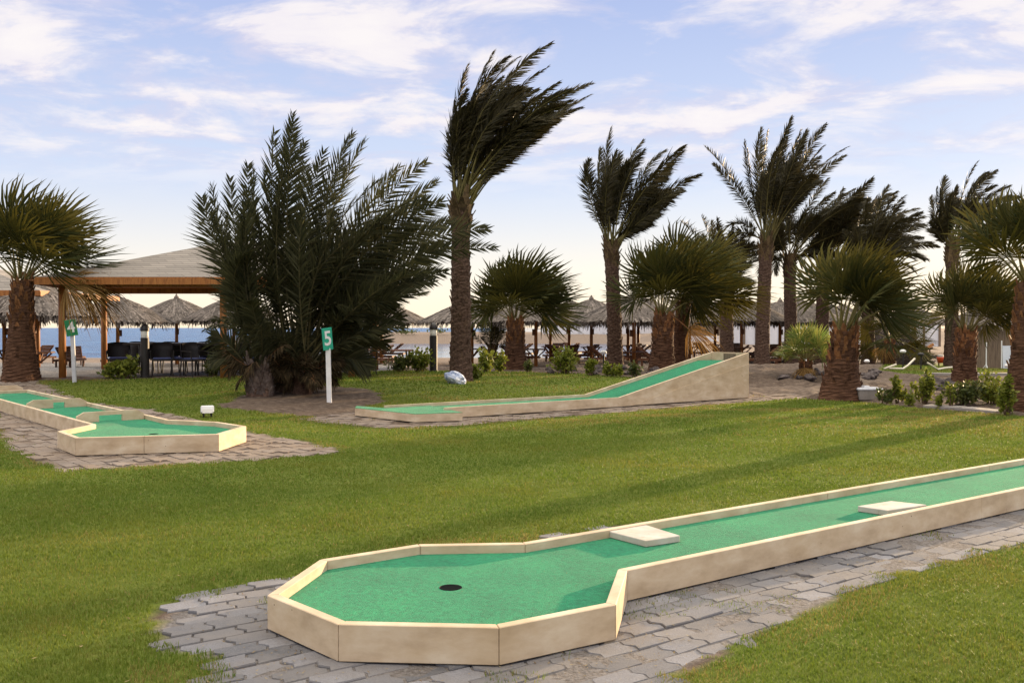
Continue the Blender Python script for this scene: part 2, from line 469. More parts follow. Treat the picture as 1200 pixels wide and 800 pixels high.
xs = axis(-12, 12, .09, -2500, 2500, 1.13); ys = axis(1.5, 25, .09, -60, 3500, 1.09)
X, Y = np.meshgrid(xs, ys)
Z = gz(X, Y)
lm = lawn_mask(X, Y).astype(float)
rough_amt = np.where(lm > 0, .008, .035) * (Y < 70) * (Y > 0)
paved = inside(PAVE1, X, Y) | inside(PAVE2, X, Y) | inside(PAVE3, X, Y)
rough_amt = np.where(paved, .004, rough_amt)
bank = (X > 5) & (lm < .5) & (~paved) & (Y > 15)
rough_amt = np.where(bank, .13, rough_amt)
Zr = Z + vnoise(X, Y, 2.2, 3, 4) * rough_amt + np.where(paved, .013 * (vnoise(X, Y, 2.4, 31, 4) + np.where(X > .4, -.08, -.34)), 0)
nx, ny = len(xs), len(ys)
idx = np.arange(nx * ny).reshape(ny, nx)
faces = np.stack([idx[:-1, :-1], idx[:-1, 1:], idx[1:, 1:], idx[1:, :-1]], -1).reshape(-1, 4)
g = MB(); g.add(np.stack([X, Y, Zr], -1).reshape(-1, 3), faces)

m, nt, b = new_mat('ground_soil_lawn_sand'); L = nt.links.new
at_ = N(nt, 'ShaderNodeAttribute', attribute_name='zones'); sepc = N(nt, 'ShaderNodeSeparateColor'); L(at_.outputs['Color'], sepc.inputs[0])
tc = N(nt, 'ShaderNodeTexCoord')
def nz_(sc, d=6, ro=.65):
    n = N(nt, 'ShaderNodeTexNoise', i_Scale=sc, i_Detail=d, i_Roughness=ro); L(tc.outputs['Object'], n.inputs['Vector']); return n
a1 = nz_(9); a2 = nz_(.9); a3 = nz_(40, 4)
soil = ramp(nt, [(.3, (.06, .042, .032)), (.55, (.12, .09, .07)), (.75, (.20, .155, .125))]); L(a1.outputs['Fac'], soil.inputs['Fac'])
lawn_c = ramp(nt, [(.3, (.075, .10, .016)), (.5, (.097, .125, .02)), (.7, (.135, .14, .03))]); L(a1.outputs['Fac'], lawn_c.inputs['Fac'])
sand = ramp(nt, [(.3, (.15, .115, .09)), (.6, (.225, .175, .14)), (.8, (.30, .245, .20))]); L(a1.outputs['Fac'], sand.inputs['Fac'])
patio = ramp(nt, [(.32, (.09, .085, .085)), (.5, (.18, .172, .17)), (.68, (.29, .28, .28))]); L(a3.outputs['Fac'], patio.inputs['Fac'])
cur = soil.outputs['Color']
for ch, src in (('Green', sand), ('Blue', patio), ('Red', lawn_c)):
    mx = N(nt, 'ShaderNodeMix', data_type='RGBA'); L(sepc.outputs[ch], mx.inputs[0]); L(cur, mx.inputs[6]); L(src.outputs['Color'], mx.inputs[7]); cur = mx.outputs[2]
L(cur, b.inputs['Base Color']); b.inputs['Roughness'].default_value = .95; b.inputs['Specular IOR Level'].default_value = .1
bp = N(nt, 'ShaderNodeBump', i_Strength=.8, i_Distance=.03); L(a3.outputs['Fac'], bp.inputs['Height']); L(bp.outputs['Normal'], b.inputs['Normal'])
M['ground'] = m
ground = g.build('ground', m, smooth=True); tag(ground, 'lawn, bare soil and beach sand', None, None, 'structure')
yd = 28.5 + 2.5 * sstep(2, 9, X)
cz = np.zeros((ny, nx, 4), np.float32); cz[..., 3] = 1
cz[..., 0] = lm
cz[..., 1] = np.clip(sstep(0, 5, Y - yd) + .5 * (vnoise(X, Y, .35, 9) > .15) * bank + .7 * inside(PAVE2, X, Y), 0, 1)
cz[..., 2] = np.clip(inside(PATIO, X, Y) + .6 * inside(PAVE1, X, Y), 0, 1)
ca = ground.data.color_attributes.new('zones', 'FLOAT_COLOR', 'POINT'); ca.data.foreach_set('color', cz.reshape(-1))

# ------------------------------------------------------------------ grass blades
def grass(dens_zones):
    V = []; Fq = []; Ft = []; n0 = 0
    DQ = []; DT = []
    for (y0, y1, dens, hgt, wid) in dens_zones:
        xm = y1 * .58 + 1.2
        n = int((y1 - y0) * 2 * xm * dens)
        x = RNG.uniform(-xm, xm, n); y = RNG.uniform(y0, y1, n)
        k = np.abs(x) < y * .58 + 1.2
        x, y = x[k], y[k]
        k = lawn_mask(x, y, .19)
        k |= (inside(PAVE1, x, y) | inside(PAVE2, x, y) | inside(PAVE3, x, y)) & (vnoise(x, y, 1.3, 77, 4) > .36) & (RNG.random(len(x)) < .22) & ~inside(LANES[0], x, y) & ~inside(LANES[1], x, y) & ~inside(LANES[2], x, y)
        for q in (PAVE1, PAVE2, PAVE3): pass
        x, y = x[k], y[k]
        # thin the turf in worn patches
        wn = vnoise(x, y, .8, 11, 3)
        k = RNG.random(len(x)) < np.clip(1.15 - np.clip(wn, 0, 1) * .7, .25, 1)
        x, y, wn = x[k], y[k], wn[k]
        n = len(x)
        z = gz(x, y)
        h = hgt * RNG.uniform(.55, 1.25, n) * (1 + .35 * vnoise(x, y, 1.7, 4))
        az = RNG.uniform(0, 2 * PI, n); lean = RNG.uniform(.15, .9, n) * h
        fx = np.cos(az); fy = np.sin(az)
        w = wid * RNG.uniform(.7, 1.3, n)
        wa = az + PI / 2 + RNG.normal(0, .4, n)
        wx = np.cos(wa) * w / 2; wy = np.sin(wa) * w / 2
        b0 = np.stack([x - wx, y - wy, z - .004], -1); b1 = np.stack([x + wx, y + wy, z - .004], -1)
        m0 = np.stack([x - wx * .75 + fx * lean * .35, y - wy * .75 + fy * lean * .35, z + h * .62], -1)
        m1 = np.stack([x + wx * .75 + fx * lean * .35, y + wy * .75 + fy * lean * .35, z + h * .62], -1)
        t = np.stack([x + fx * lean, y + fy * lean, z + h], -1)
        V.append(np.stack([b0, b1, m0, m1, t], 1).reshape(-1, 3))
        i = n0 + np.arange(n) * 5
        # straw-dry streaks on the mound and along the paving edges
        near = np.zeros(n, bool)
        for q in (PAVE1, PAVE2, PAVE3, BED):
            for ox, oy in ((.3, 0), (-.3, 0), (0, .35), (0, -.35)): near |= inside(q, x + ox, y + oy)
        dn_ = vnoise(x * .55 + y * .3, y * 1.7, 1.0, 23, 4)
        pr = np.clip((dn_ - .12) * 3.2, 0, .85) * np.clip((y - 12.5) / 3, .06, 1) + near * np.clip(vnoise(x, y, 1.1, 41, 3) * 1.6 + .12, 0, .6)
        dry = RNG.random(n) < pr
        q4 = np.stack([i, i + 1, i + 3, i + 2], -1); t3 = np.stack([i + 2, i + 3, i + 4], -1)
        Fq.append(q4[~dry]); Ft.append(t3[~dry]); DQ.append(q4[dry]); DT.append(t3[dry])
        n0 += n * 5
    mb = MB(); mb.v = [np.concatenate(V)]; mb.n = n0
    mb.f = [(np.concatenate(Fq), 0), (np.concatenate(Ft), 0), (np.concatenate(DQ), 1), (np.concatenate(DT), 1)]
    return mb


m, nt, b = new_mat('lawn_grass_blade'); L = nt.links.new
tc = N(nt, 'ShaderNodeTexCoord'); gg = N(nt, 'ShaderNodeNewGeometry')
a1 = N(nt, 'ShaderNodeTexNoise', i_Scale=.55, i_Detail=5, i_Roughness=.65); L(tc.outputs['Object'], a1.inputs['Vector'])
r = ramp(nt, [(0, (.114, .163, .021)), (.5, (.134, .185, .023)), (.95, (.152, .192, .027)), (1, (.23, .20, .07))]); L(gg.outputs['Random Per Island'], r.inputs['Fac'])
r2 = ramp(nt, [(.30, (.72, .84, .8)), (.46, (.95, 1.0, .95)), (.58, (1.08, 1.0, 1.0)), (.70, (1.6, 1.18, 1.5))]); L(a1.outputs['Fac'], r2.inputs['Fac'])
mx = N(nt, 'ShaderNodeMix', data_type='RGBA', blend_type='MULTIPLY'); mx.inputs[0].default_value = 1
L(r.outputs['Color'], mx.inputs[6]); L(r2.outputs['Color'], mx.inputs[7])
L(mx.outputs[2], b.inputs['Base Color']); b.inputs['Roughness'].default_value = .55; b.inputs['Specular IOR Level'].default_value = .2
t = N(nt, 'ShaderNodeBsdfTranslucent'); L(mx.outputs[2], t.inputs['Color'])
ms = N(nt, 'ShaderNodeMixShader'); ms.inputs[0].default_value = .45
L(b.outputs[0], ms.inputs[1]); L(t.outputs[0], ms.inputs[2]); L(ms.outputs[0], nt.nodes['Material Output'].inputs['Surface'])
M['grass'] = m
M['drygrass'] = leafmat('dry_grass_blade', [(.17, .15, .035), (.28, .22, .07), (.22, .20, .04), (.30, .22, .09)], .4, .7, .1)
gm = grass([(2.2, 4.2, 11000, .021, .0032), (4.2, 6, 8500, .021, .0038), (6, 9, 4800, .022, .0052), (9, 13, 2300, .024, .0078), (13, 19, 1100, .028, .011), (19, 36, 330, .036, .02)])
o = gm.build('lawn_grass', [M['grass'], M['drygrass']])
tag(o, 'short mown green lawn grass with dry patches', 'grass', None, 'stuff')

# ------------------------------------------------------------------ pavers
def pavers(poly, d, mat, name, label, lift=.004, LU=.215, LV=.145, loose=.003, off=0.0, skip=0.0):
    d = d.normalized(); nn = Vector((-d.y, d.x))
    us = poly @ np.array(d); vs = poly @ np.array(nn)
    mb = MB(); u0, u1, v0, v1 = us.min(), us.max(), vs.min(), vs.max()
    zz = .016
    row = 0; v = v0
    while v < v1:
        u = u0 - (.5 * LU if row % 2 else 0) - LU
        while u < u1 + LU:
            cu, cv = u + LU / 2, v + LV / 2
            cx = cu * d.x + cv * nn.x; cy = cu * d.y + cv * nn.y
            if inside(poly, np.array([cx + random.gauss(0, .03)]), np.array([cy + random.gauss(0, .03)]))[0] and abs(cx) < cy * .6 + 1.5 and random.random() > skip:
                gdt = .005
                a, c_ = u + gdt, u + LU - gdt; p, q = v + gdt, v + LV - gdt; h = q - p
                pts = [(a, p), (c_, p), (c_ + zz, p + h * .33), (c_ - zz, p + h * .67), (c_, q), (a, q), (a - zz, p + h * .67), (a + zz, p + h * .33)]
                th = random.gauss(0, .012); tx, ty = random.gauss(0, .018), random.gauss(0, .018); dz = lift + random.gauss(0, loose)
                top = []; bot = []
                for (uu, vv) in pts:
                    ru, rv = uu - cu, vv - cv
                    uu = cu + ru * math.cos(th) - rv * math.sin(th); vv = cv + ru * math.sin(th) + rv * math.cos(th)
                    x = uu * d.x + vv * nn.x; y = uu * d.y + vv * nn.y
                    z = float(gz(x, y)) + dz + ru * tx + rv * ty
                    kx = cu + (uu - cu) * .975; kv = cv + (vv - cv) * .955
                    top.append((kx * d.x + kv * nn.x, kx * d.y + kv * nn.y, z)); bot.append((x, y, z - .006))
                k = len(pts); low = [(x, y, z - .05) for x, y, z in bot]
                mb.add(top + bot + low, [tuple(range(k))])
                base = mb.n - 3 * k
                mb.f.append((np.array([(base + k + i, base + k + (i + 1) % k, base + (i + 1) % k, base + i) for i in range(k)] + [(base + 2 * k + i, base + 2 * k + (i + 1) % k, base + k + (i + 1) % k, base + k + i) for i in range(k)]), 0))
            u += LU
        v += LV; row += 1
    o = mb.build(name, mat); tag(o, label, None, None, 'structure'); return o


pavers(PAVE1, dn, M['paver'], 'paving', 'grey interlocking paving round the near minigolf lane')
pavers(PAVE2, d2, M['paverdust'], 'paving', 'dusty brown paving round the left minigolf lane', .004, loose=.006, skip=.08)
pavers(PAVE3, d3, M['paverdust'], 'paving', 'dusty paving under the ramp minigolf lane', .004, loose=.006, skip=.05)

# ------------------------------------------------------------------ minigolf lanes
def inset(poly, w):
    """mitred inward offset of a polygon (list of 2-D vectors)"""
    n = len(poly); area = sum(poly[i].x * poly[(i + 1) % n].y - poly[(i + 1) % n].x * poly[i].y for i in range(n))
    sg = 1 if area > 0 else -1
    out = []
    for i in range(n):
        a = (poly[i] - poly[i - 1]).normalized(); b_ = (poly[(i + 1) % n] - poly[i]).normalized()
        na = Vector((-a.y, a.x)) * sg; nb = Vector((-b_.y, b_.x)) * sg
        m_ = (na + nb); k = 1 + na.dot(nb)
        out.append(poly[i] + m_ * (w / max(k, .3)))
    return out


def board(parent, a, b_, ia, ib, z0, za, zb, base, name='board', mat=None, gap=.0015):
    """one rail board: outer edge a-b, inner edge ia-ib, top heights za, zb"""
    t = (b_ - a).normalized() * gap
    mb = MB()
    q = [(a + t, za), (b_ - t, zb), (ib - t, zb), (ia + t, za)]
    vs = [Vector((p.x, p.y, z0)) - base for p, _ in q] + [Vector((p.x, p.y, z)) - base for p, z in q]
    mb.add(vs, [(3, 2, 1, 0), (4, 5, 6, 7), (0, 1, 5, 4), (1, 2, 6, 5), (2, 3, 7, 6), (3, 0, 4, 7)])
    return mb.build(name, mat or M['paint'], parent, bevel=.0035)


def felt_flat(parent, inner, zf, base, hole=None, hr=.06):
    outer = [Vector((p.x, p.y, zf)) - base for p in inner]
    loops = [outer]
    if hole is not None:
        loops.append([Vector((hole.x + hr * math.cos(k * PI / 10), hole.y + hr * math.sin(k * PI / 10), zf)) - base for k in range(20)])
    tris = tessellate_polygon(loops)
    vs = [v for l in loops for v in l]
    up = []
    for t in tris:
        a, b_, c = (vs[i] for i in t)
        up.append(t if (b_ - a).cross(c - a).z > 0 else (t[0], t[2], t[1]))
    mb = MB(); mb.add(vs, up); mb.build('felt', M['felt'], parent)
    if hole is not None:
        mb = MB(); mb.lathe([(hr - .001, zf + .001 - base.z), (hr - .001, zf - .09 - base.z), (.001, zf - .09 - base.z)], 20, 0, (hole.x - base.x, hole.y - base.y, 0))
        mb.build('cup', M['hole'], parent, smooth=True)


# near lane
base = Vector((L1[1].x, L1[1].y, 0))
lane = thing('minigolf_lane', 'near minigolf lane with eight-sided end, green felt, cream boards and two low wooden blocks', 'minigolf lane', base)
I1 = inset(L1, .052)
ZB = .012
for i in range(len(L1)):
    j = (i + 1) % len(L1)
    a, b_, ia, ib = L1[i], L1[j], I1[i], I1[j]
    if (b_ - a).length > 4:      # long sides are made of several boards end to end
        cuts = [0, .47, .78, 1] if i == 4 else ([0, .3, .62, 1] if i == 6 else [0, 1])
        for c0, c1 in zip(cuts[:-1], cuts[1:]):
            board(lane, a.lerp(b_, c0), a.lerp(b_, c1), ia.lerp(ib, c0), ia.lerp(ib, c1), ZB, H1, H1, base)
    else:
        board(lane, a, b_, ia, ib, ZB, H1, H1, base)
felt_flat(lane, I1, .128, base, onz(528, 688, .128).to_2d(), .062)
mb = MB()
def block(mb, tops, zt, zb, base):
    """low wedge block from its four top corners in picture order"""
    q = [onz(a, b_, zt) for a, b_ in tops]
    vs = [p - base for p in q] + [Vector((p.x, p.y, zb)) - base for p in q]
    mb.add(vs, [(0, 1, 2, 3), (7, 6, 5, 4), (4, 5, 1, 0), (5, 6, 2, 1), (6, 7, 3, 2), (7, 4, 0, 3)])
block(mb, [(757, 633), (797, 627), (757, 614.5), (714, 622)], .172, .129, base)
mb.build('low_block', M['paint2'], lane, bevel=.004)
mb = MB()
block(mb, [(1040, 597.5), (1086, 591), (1044, 586.5), (1005, 592.5)], .172, .129, base)
mb.build('low_block', M['paint2'], lane, bevel=.004)

# left lane
base = Vector((L2[1].x, L2[1].y, 0))
lane2 = thing('minigolf_lane', 'left minigolf lane with three notched cream barriers across its green felt', 'minigolf lane', base)
I2 = inset(L2, .055)
for i in range(len(L2)):
    j = (i + 1) % len(L2)
    a, b_, ia, ib = L2[i], L2[j], I2[i], I2[j]
    cuts = [0, .33, .7, 1] if (b_ - a).length > 3.5 else ([0, .47, 1] if i == 1 else [0, 1])
    for c0, c1 in zip(cuts[:-1], cuts[1:]):
        board(lane2, a.lerp(b_, c0), a.lerp(b_, c1), ia.lerp(ib, c0), ia.lerp(ib, c1), ZB, H2, H2, base)
FZ2 = H2 - .06
felt_flat(lane2, I2, FZ2, base, onz(180, 508.3, FZ2).to_2d(), .062)


def barrier(u, gap0, gap1, hgt, cut=.09):
    """a board across the left lane at distance u along it, with a notch the ball rolls through"""
    a = nearN + d2 * u + n2 * .056; w = wid2 - .112; b_ = a + n2 * w
    pr = [(0, 0), (gap0, 0), (gap0, cut), (gap1, cut), (gap1, 0), (w, 0), (w, hgt * .62), (w - .10, hgt), (.10, hgt), (0, hgt * .62)]
    mb = MB(); k = len(pr)
    f = []; bk = []
    for (s_, z) in pr:
        p = a + n2 * s_
        f.append(Vector((p.x - d2.x * .022, p.y - d2.y * .022, FZ2 + .001 + z)) - base); bk.append(Vector((p.x + d2.x * .022, p.y + d2.y * .022, FZ2 + .001 + z)) - base)
    mb.add(f + bk, [(0, 1, 2, 9), (2, 7, 8, 9), (2, 3, 6, 7), (3, 4, 5, 6)])
    b0 = mb.n - 2 * k
    mb.f.append((np.array([(b0 + k + a_, b0 + k + b2, b0 + k + c2, b0 + k + d_) for a_, b2, c2, d_ in ((9, 2, 1, 0), (9, 8, 7, 2), (7, 6, 3, 2), (6, 5, 4, 3))]), 0))
    mb.f.append((np.array([(b0 + i, b0 + k + i, b0 + k + (i + 1) % k, b0 + (i + 1) % k) for i in range(k)]), 0))
    return mb.build('barrier', M['paint'], lane2)


def lane2_u(px, py, z):
    p = onz(px, py, z).to_2d(); return (p - nearN).dot(d2)
barrier(lane2_u(175, 486, H2) + .05, .30, .62, .145)
barrier(lane2_u(108, 471.5, H2) + .02, .40, .58, .145)
barrier(lane2_u(24.5, 456, H2) + .02, .03, .20, .145)

# ramp lane
base = Vector((r0.x, r0.y, 0))
lane3 = thing('minigolf_lane', 'minigolf ramp lane whose green felt climbs between cream walls to a raised end', 'minigolf lane', base)
def r3(u, v, z): p = r0 + d3 * u + n3_ * v; return Vector((p.x, p.y, z)) - base
TOP = .975; TW = .05
def side_wall(v0, v1, ustart, name):
    prof = [(ustart, .02), (KNEE3, .02), (LEN3, .02), (LEN3, TOP), (KNEE3 - .05, H3), (ustart, H3)]
    mb = MB(); k = len(prof)
    vs = [r3(u, v0, z) for u, z in prof] + [r3(u, v1, z) for u, z in prof]
    mb.add(vs, [(0, 1, 4, 5), (1, 2, 3, 4), (k + 5, k + 4, k + 1, k), (k + 4, k + 3, k + 2, k + 1)])
    b0 = mb.n - 2 * k
    mb.f.append((np.array([(b0 + i, b0 + k + i, b0 + k + (i + 1) % k, b0 + (i + 1) % k) for i in range(k)]), 0))
    return mb.build(name, M['paint'], lane3)
side_wall(0, TW, -.32, 'side_wall'); side_wall(W3 - TW, W3, -.9, 'side_wall')
mb = MB()   # lower skirt triangle of the ramp, a sheet of ply set 3 mm proud of the wall
mb.add([r3(KNEE3 + .25, -.003, .03), r3(LEN3 - .02, -.003, .03), r3(LEN3 - .02, -.003, TOP - .24), r3(KNEE3 + .25, -.012, .03), r3(LEN3 - .02, -.012, .03), r3(LEN3 - .02, -.012, TOP - .24)], [(0, 1, 2), (5, 4, 3)])
mb.f.append((np.array([(0, 3, 4, 1), (1, 4, 5, 2), (2, 5, 3, 0)]), 0))
mb.build('ply_skirt', M['paint'], lane3)
mb = MB(); zt = TOP
mb.add([r3(LEN3 - .06, TW, .02), r3(LEN3 - .01, TW, .02), r3(LEN3 - .01, W3 - TW, .02), r3(LEN3 - .06, W3 - TW, .02), r3(LEN3 - .06, TW, zt - .004), r3(LEN3 - .01, TW, zt - .004), r3(LEN3 - .01, W3 - TW, zt - .004), r3(LEN3 - .06, W3 - TW, zt - .004)],
       [(3, 2, 1, 0), (4, 5, 6, 7), (0, 1, 5, 4), (1, 2, 6, 5), (2, 3, 7, 6), (3, 0, 4, 7)])
mb.build('end_wall', M['paint'], lane3)
mb = MB(); d_ = .055
mb.add([r3(0, TW, H3 - d_), r3(KNEE3, TW, H3 - d_), r3(KNEE3, W3 - TW, H3 - d_), r3(0, W3 - TW, H3 - d_), r3(LEN3 - .5, TW, TOP - .18), r3(LEN3 - .5, W3 - TW, TOP - .18), r3(LEN3 - .06, TW, TOP - .18), r3(LEN3 - .06, W3 - TW, TOP - .18)],
       [(0, 1, 2, 3), (1, 4, 5, 2), (4, 6, 7, 5)])
mb.build('felt', M['felt'], lane3)
# notch board at the ramp's top
mb = MB()
mb.add([r3(LEN3 - .075, W3 * .30, TOP - .178), r3(LEN3 - .075, W3 * .62, TOP - .178), r3(LEN3 - .062, W3 * .62, TOP - .178), r3(LEN3 - .062, W3 * .30, TOP - .178), r3(LEN3 - .075, W3 * .30, TOP - .03), r3(LEN3 - .075, W3 * .62, TOP - .03), r3(LEN3 - .062, W3 * .62, TOP - .03), r3(LEN3 - .062, W3 * .30, TOP - .03)],
       [(3, 2, 1, 0), (4, 5, 6, 7), (0, 1, 5, 4), (1, 2, 6, 5), (2, 3, 7, 6), (3, 0, 4, 7)])
mb.build('back_plate', M['reed'], lane3)
# the tee platform
PZ = .15
pl = [onz(542, 494, 0).to_2d(), onz(486, 496, 0).to_2d(), onz(416, 488, 0).to_2d(), onz(418, 475.3, PZ).to_2d(), farN3 - d3 * .9, farN3 - d3 * .004]
mb = MB(); vs = [Vector((p.x, p.y, .02)) - base for p in pl] + [Vector((p.x, p.y, PZ - .006)) - base for p in pl]; k = len(pl)
mb.add(vs, [(i, (i + 1) % k, k + (i + 1) % k, k + i) for i in range(k)])
mb.build('tee_platform', M['paint'], lane3)
mb = MB(); mb.add([Vector((p.x, p.y, PZ)) - base for p in pl], [tuple(range(k))][:1])
b0 = mb.n - k
mb.add([Vector((p.x, p.y, PZ)) - base for p in pl] + [Vector((p.x, p.y, PZ - .006)) - base for p in pl], [(k + i, k + (i + 1) % k, (i + 1) % k, i) for i in range(k)])
mb.build('tee_felt', M['felt'], lane3)

# ------------------------------------------------------------------ leaf litter
mb = MB(); rl = random.Random(8)
def fleck(x, y, z, sz):
    a = rl.uniform(0, 6.28); u = Vector((math.cos(a), math.sin(a), rl.uniform(-.1, .25))) * sz; v = Vector((-math.sin(a), math.cos(a), 0)) * sz * rl.uniform(.12, .4); c = Vector((x, y, z + .003))
    mb.add([c - u, c + v, c + u * 1.0 + Vector((0, 0, sz * .15)), c - v], [(0, 1, 2, 3)])
for i in range(2600):
    y = rl.uniform(3.2, 9) if i < 2000 else rl.uniform(9, 17); x = rl.uniform(-y * .6, y * .6)
    P_ = (np.array([x]), np.array([y]))
    if any(inside(q, *P_)[0] for q in LANES):
        if inside(np.array([tuple(p) for p in I1]), *P_)[0] and rl.random() < .35: fleck(x, y, .128, rl.uniform(.003, .009))
    elif inside(PAVE1, *P_)[0]:
        for _ in range(5): fleck(x + rl.gauss(0, .12), y + rl.gauss(0, .12), .008, rl.uniform(.003, .012))
    elif inside(PAVE2, *P_)[0] or inside(PAVE3, *P_)[0]: fleck(x, y, .008, rl.uniform(.01, .02))
    elif rl.random() < .25: fleck(x, y, float(gz(x, y)) + .018, rl.uniform(.006, .016))
o = mb.build('leaf_litter', leafmat('dry_leaf_litter', [(.12, .075, .035), (.24, .17, .08), (.32, .25, .13), (.10, .06, .03)], .1, .9, .1))
tag(o, 'dry leaf flecks scattered over felt, paving and lawn', 'leaf litter', None, 'stuff')

# ------------------------------------------------------------------ palms
def vn(a): return a / (np.linalg.norm(a, axis=-1, keepdims=True) + 1e-9)


def frond(mb, p0, c, p1, lleaf=.42, npairs=70, w=.028, wind=(0, 0, 0), bare=.18, rr=.022, vee=25, droop=.12, twist=None, mi=0, rmi=1, a0=62, a1=24, face=0.0):
    p0, c, p1 = (np.array(q, float) for q in (p0, c, p1))
    def B(t): t = np.asarray(t)[:, None]; return (1 - t) ** 2 * p0 + 2 * t * (1 - t) * c + t * t * p1
    def D(t): t = np.asarray(t)[:, None]; return vn(2 * (1 - t) * (c - p0) + 2 * t * (p1 - c))
    ts = np.linspace(0, 1, 9)
    mb.tube([Vector(q) for q in B(ts)], [rr * (1 - .86 * t) for t in ts], 5, rmi, False)
    t = np.linspace(bare, .995, npairs) + RNG.normal(0, .003, npairs)
    t = np.clip(t, 0, 1)
    P = B(t); T = D(t)
    up = c - (p0 + p1) / 2 + RNG.normal(0, .12, 3)
    if np.linalg.norm(up) < .05: up = np.array([0, 0, 1.])
    Nn = vn(up - T * (T @ up)[:, None]); Sd = np.cross(T, Nn)
    tw = RNG.normal(0, .5) if twist is None else twist
    if face:      # the flat of the frond turned towards the lawn
        fy = np.array([RNG.normal(0, .35), RNG.choice([-1, 1]), RNG.normal(0, .35)])
        Nn = vn(Nn * (1 - face) + fy * face); Nn = vn(Nn - T * np.sum(T * Nn, 1)[:, None]); Sd = np.cross(T, Nn)
    Nr = Nn * math.cos(tw) + Sd * math.sin(tw); Sr = np.cross(T, Nr)
    s = (t - bare) / (1 - bare)
    env = (.35 + .65 * np.minimum(1, s / .22)) * np.minimum(1, .30 + (1 - s) / .45)
    W = np.array(wind)
    for sgn in (-1, 1):
        ang = np.radians(a0 + (a1 - a0) * s + RNG.normal(0, 6, npairs)); ve = np.radians(vee + RNG.normal(0, 14, npairs))
        d = T * np.cos(ang)[:, None] + (sgn * Sr * np.cos(ve)[:, None] + Nr * np.sin(ve)[:, None]) * np.sin(ang)[:, None]
        d = vn(d + W * RNG.uniform(.6, 1.3, (npairs, 1)))
        l = (lleaf * env * RNG.uniform(.82, 1.12, npairs))[:, None]
        wd = vn(np.cross(d, Nr) + RNG.normal(0, .35, (npairs, 3))) * (w / 2)
        g_ = np.array([0, 0, -1.]) * droop
        mid = P + d * l * .4; tip = P + vn(d + g_ + W * .35) * l
        k = np.arange(npairs) * 5
        vs = np.stack([P - wd * .5, P + wd * .5, mid - wd, mid + wd, tip], 1).reshape(-1, 3)
        n0 = mb.n
        mb.add(vs, np.stack([k, k + 1, k + 3, k + 2], -1), mi)
        mb.f.append((np.stack([k + 2, k + 3, k + 4], -1) + n0, mi))


def palm_trunk(mb, H, r0_, r1_, lean=(0, 0), flare=.35, fl_h=.5, ring=.05, step=.10, seed=0, n=18, mi=0):
    """tapered trunk with leaf-scar rings; returns the top point"""
    rr = random.Random(seed); nz = max(int(H / (step / 3)), 6); vs = []
    for i in range(nz + 1):
        t = i / nz; z = t * H
        r = r0_ + (r1_ - r0_) * t + r0_ * flare * math.exp(-z / fl_h)
        ph = (z / step + seed * .37) % 1
        cx = lean[0] * (t ** 1.5); cy = lean[1] * (t ** 1.5)
        for k in range(n):
            a = 2 * PI * k / n
            saw = ((z / step + .5 * math.sin(a * 1.0 + seed) + .35 * math.sin(a * 3 + z * 2)) % 1)
            rad = r * (1 + ring * (saw - .4) + .05 * mnoise.noise(Vector((math.cos(a) * 1.6 + seed, math.sin(a) * 1.6, z * 3))) + rr.gauss(0, .008))
            vs.append((cx + rad * math.cos(a), cy + rad * math.sin(a), z - .06))
    fs = [(i * n + k, i * n + (k + 1) % n, (i + 1) * n + (k + 1) % n, (i + 1) * n + k) for i in range(nz) for k in range(n)]
    mb.add(vs, fs, mi)
    return lambda t: Vector((lean[0] * t ** 1.5, lean[1] * t ** 1.5, t * H - .06)), lambda t: r0_ + (r1_ - r0_) * t + r0_ * flare * math.exp(-t * H / fl_h)


def boots(mb, cen, rad, t0, t1, n, size, seed, mi=0, out=.5, lift=1.0):
    """old leaf bases: tapered curved wedges set spirally round the trunk"""
    rr = random.Random(seed + 99)
    for i in range(n):
        t = t0 + (t1 - t0) * (i + rr.random()) / n; a = i * 2.399 + rr.gauss(0, .2)
        c = cen(t); r = rad(t); u = Vector((math.cos(a), math.sin(a), 0)); s_ = Vector((-u.y, u.x, 0))
        L_ = size * rr.uniform(.7, 1.3); w = size * rr.uniform(.45, .7)
        p = c + u * (r * .86); q = p + Vector((0, 0, lift)) * L_ * .55 + u * (L_ * .18 + .02) * out; e = p + Vector((0, 0, lift)) * L_ + u * L_ * out * rr.uniform(.5, 1)
        th = .03
        vs = [p - s_ * w / 2, p + s_ * w / 2, q + s_ * w * .32, q - s_ * w * .32, e + s_ * w * .16, e - s_ * w * .16]
        vs2 = [v + u * th * k for v, k in zip(vs, (.6, .6, 1, 1, .8, .8))]
        mb.add(vs + vs2, [(0, 1, 2, 3), (3, 2, 4, 5), (9, 8, 7, 6), (11, 10, 8, 9), (0, 3, 9, 6), (3, 5, 11, 9), (1, 7, 8, 2), (2, 8, 10, 4), (5, 4, 10, 11)], mi)


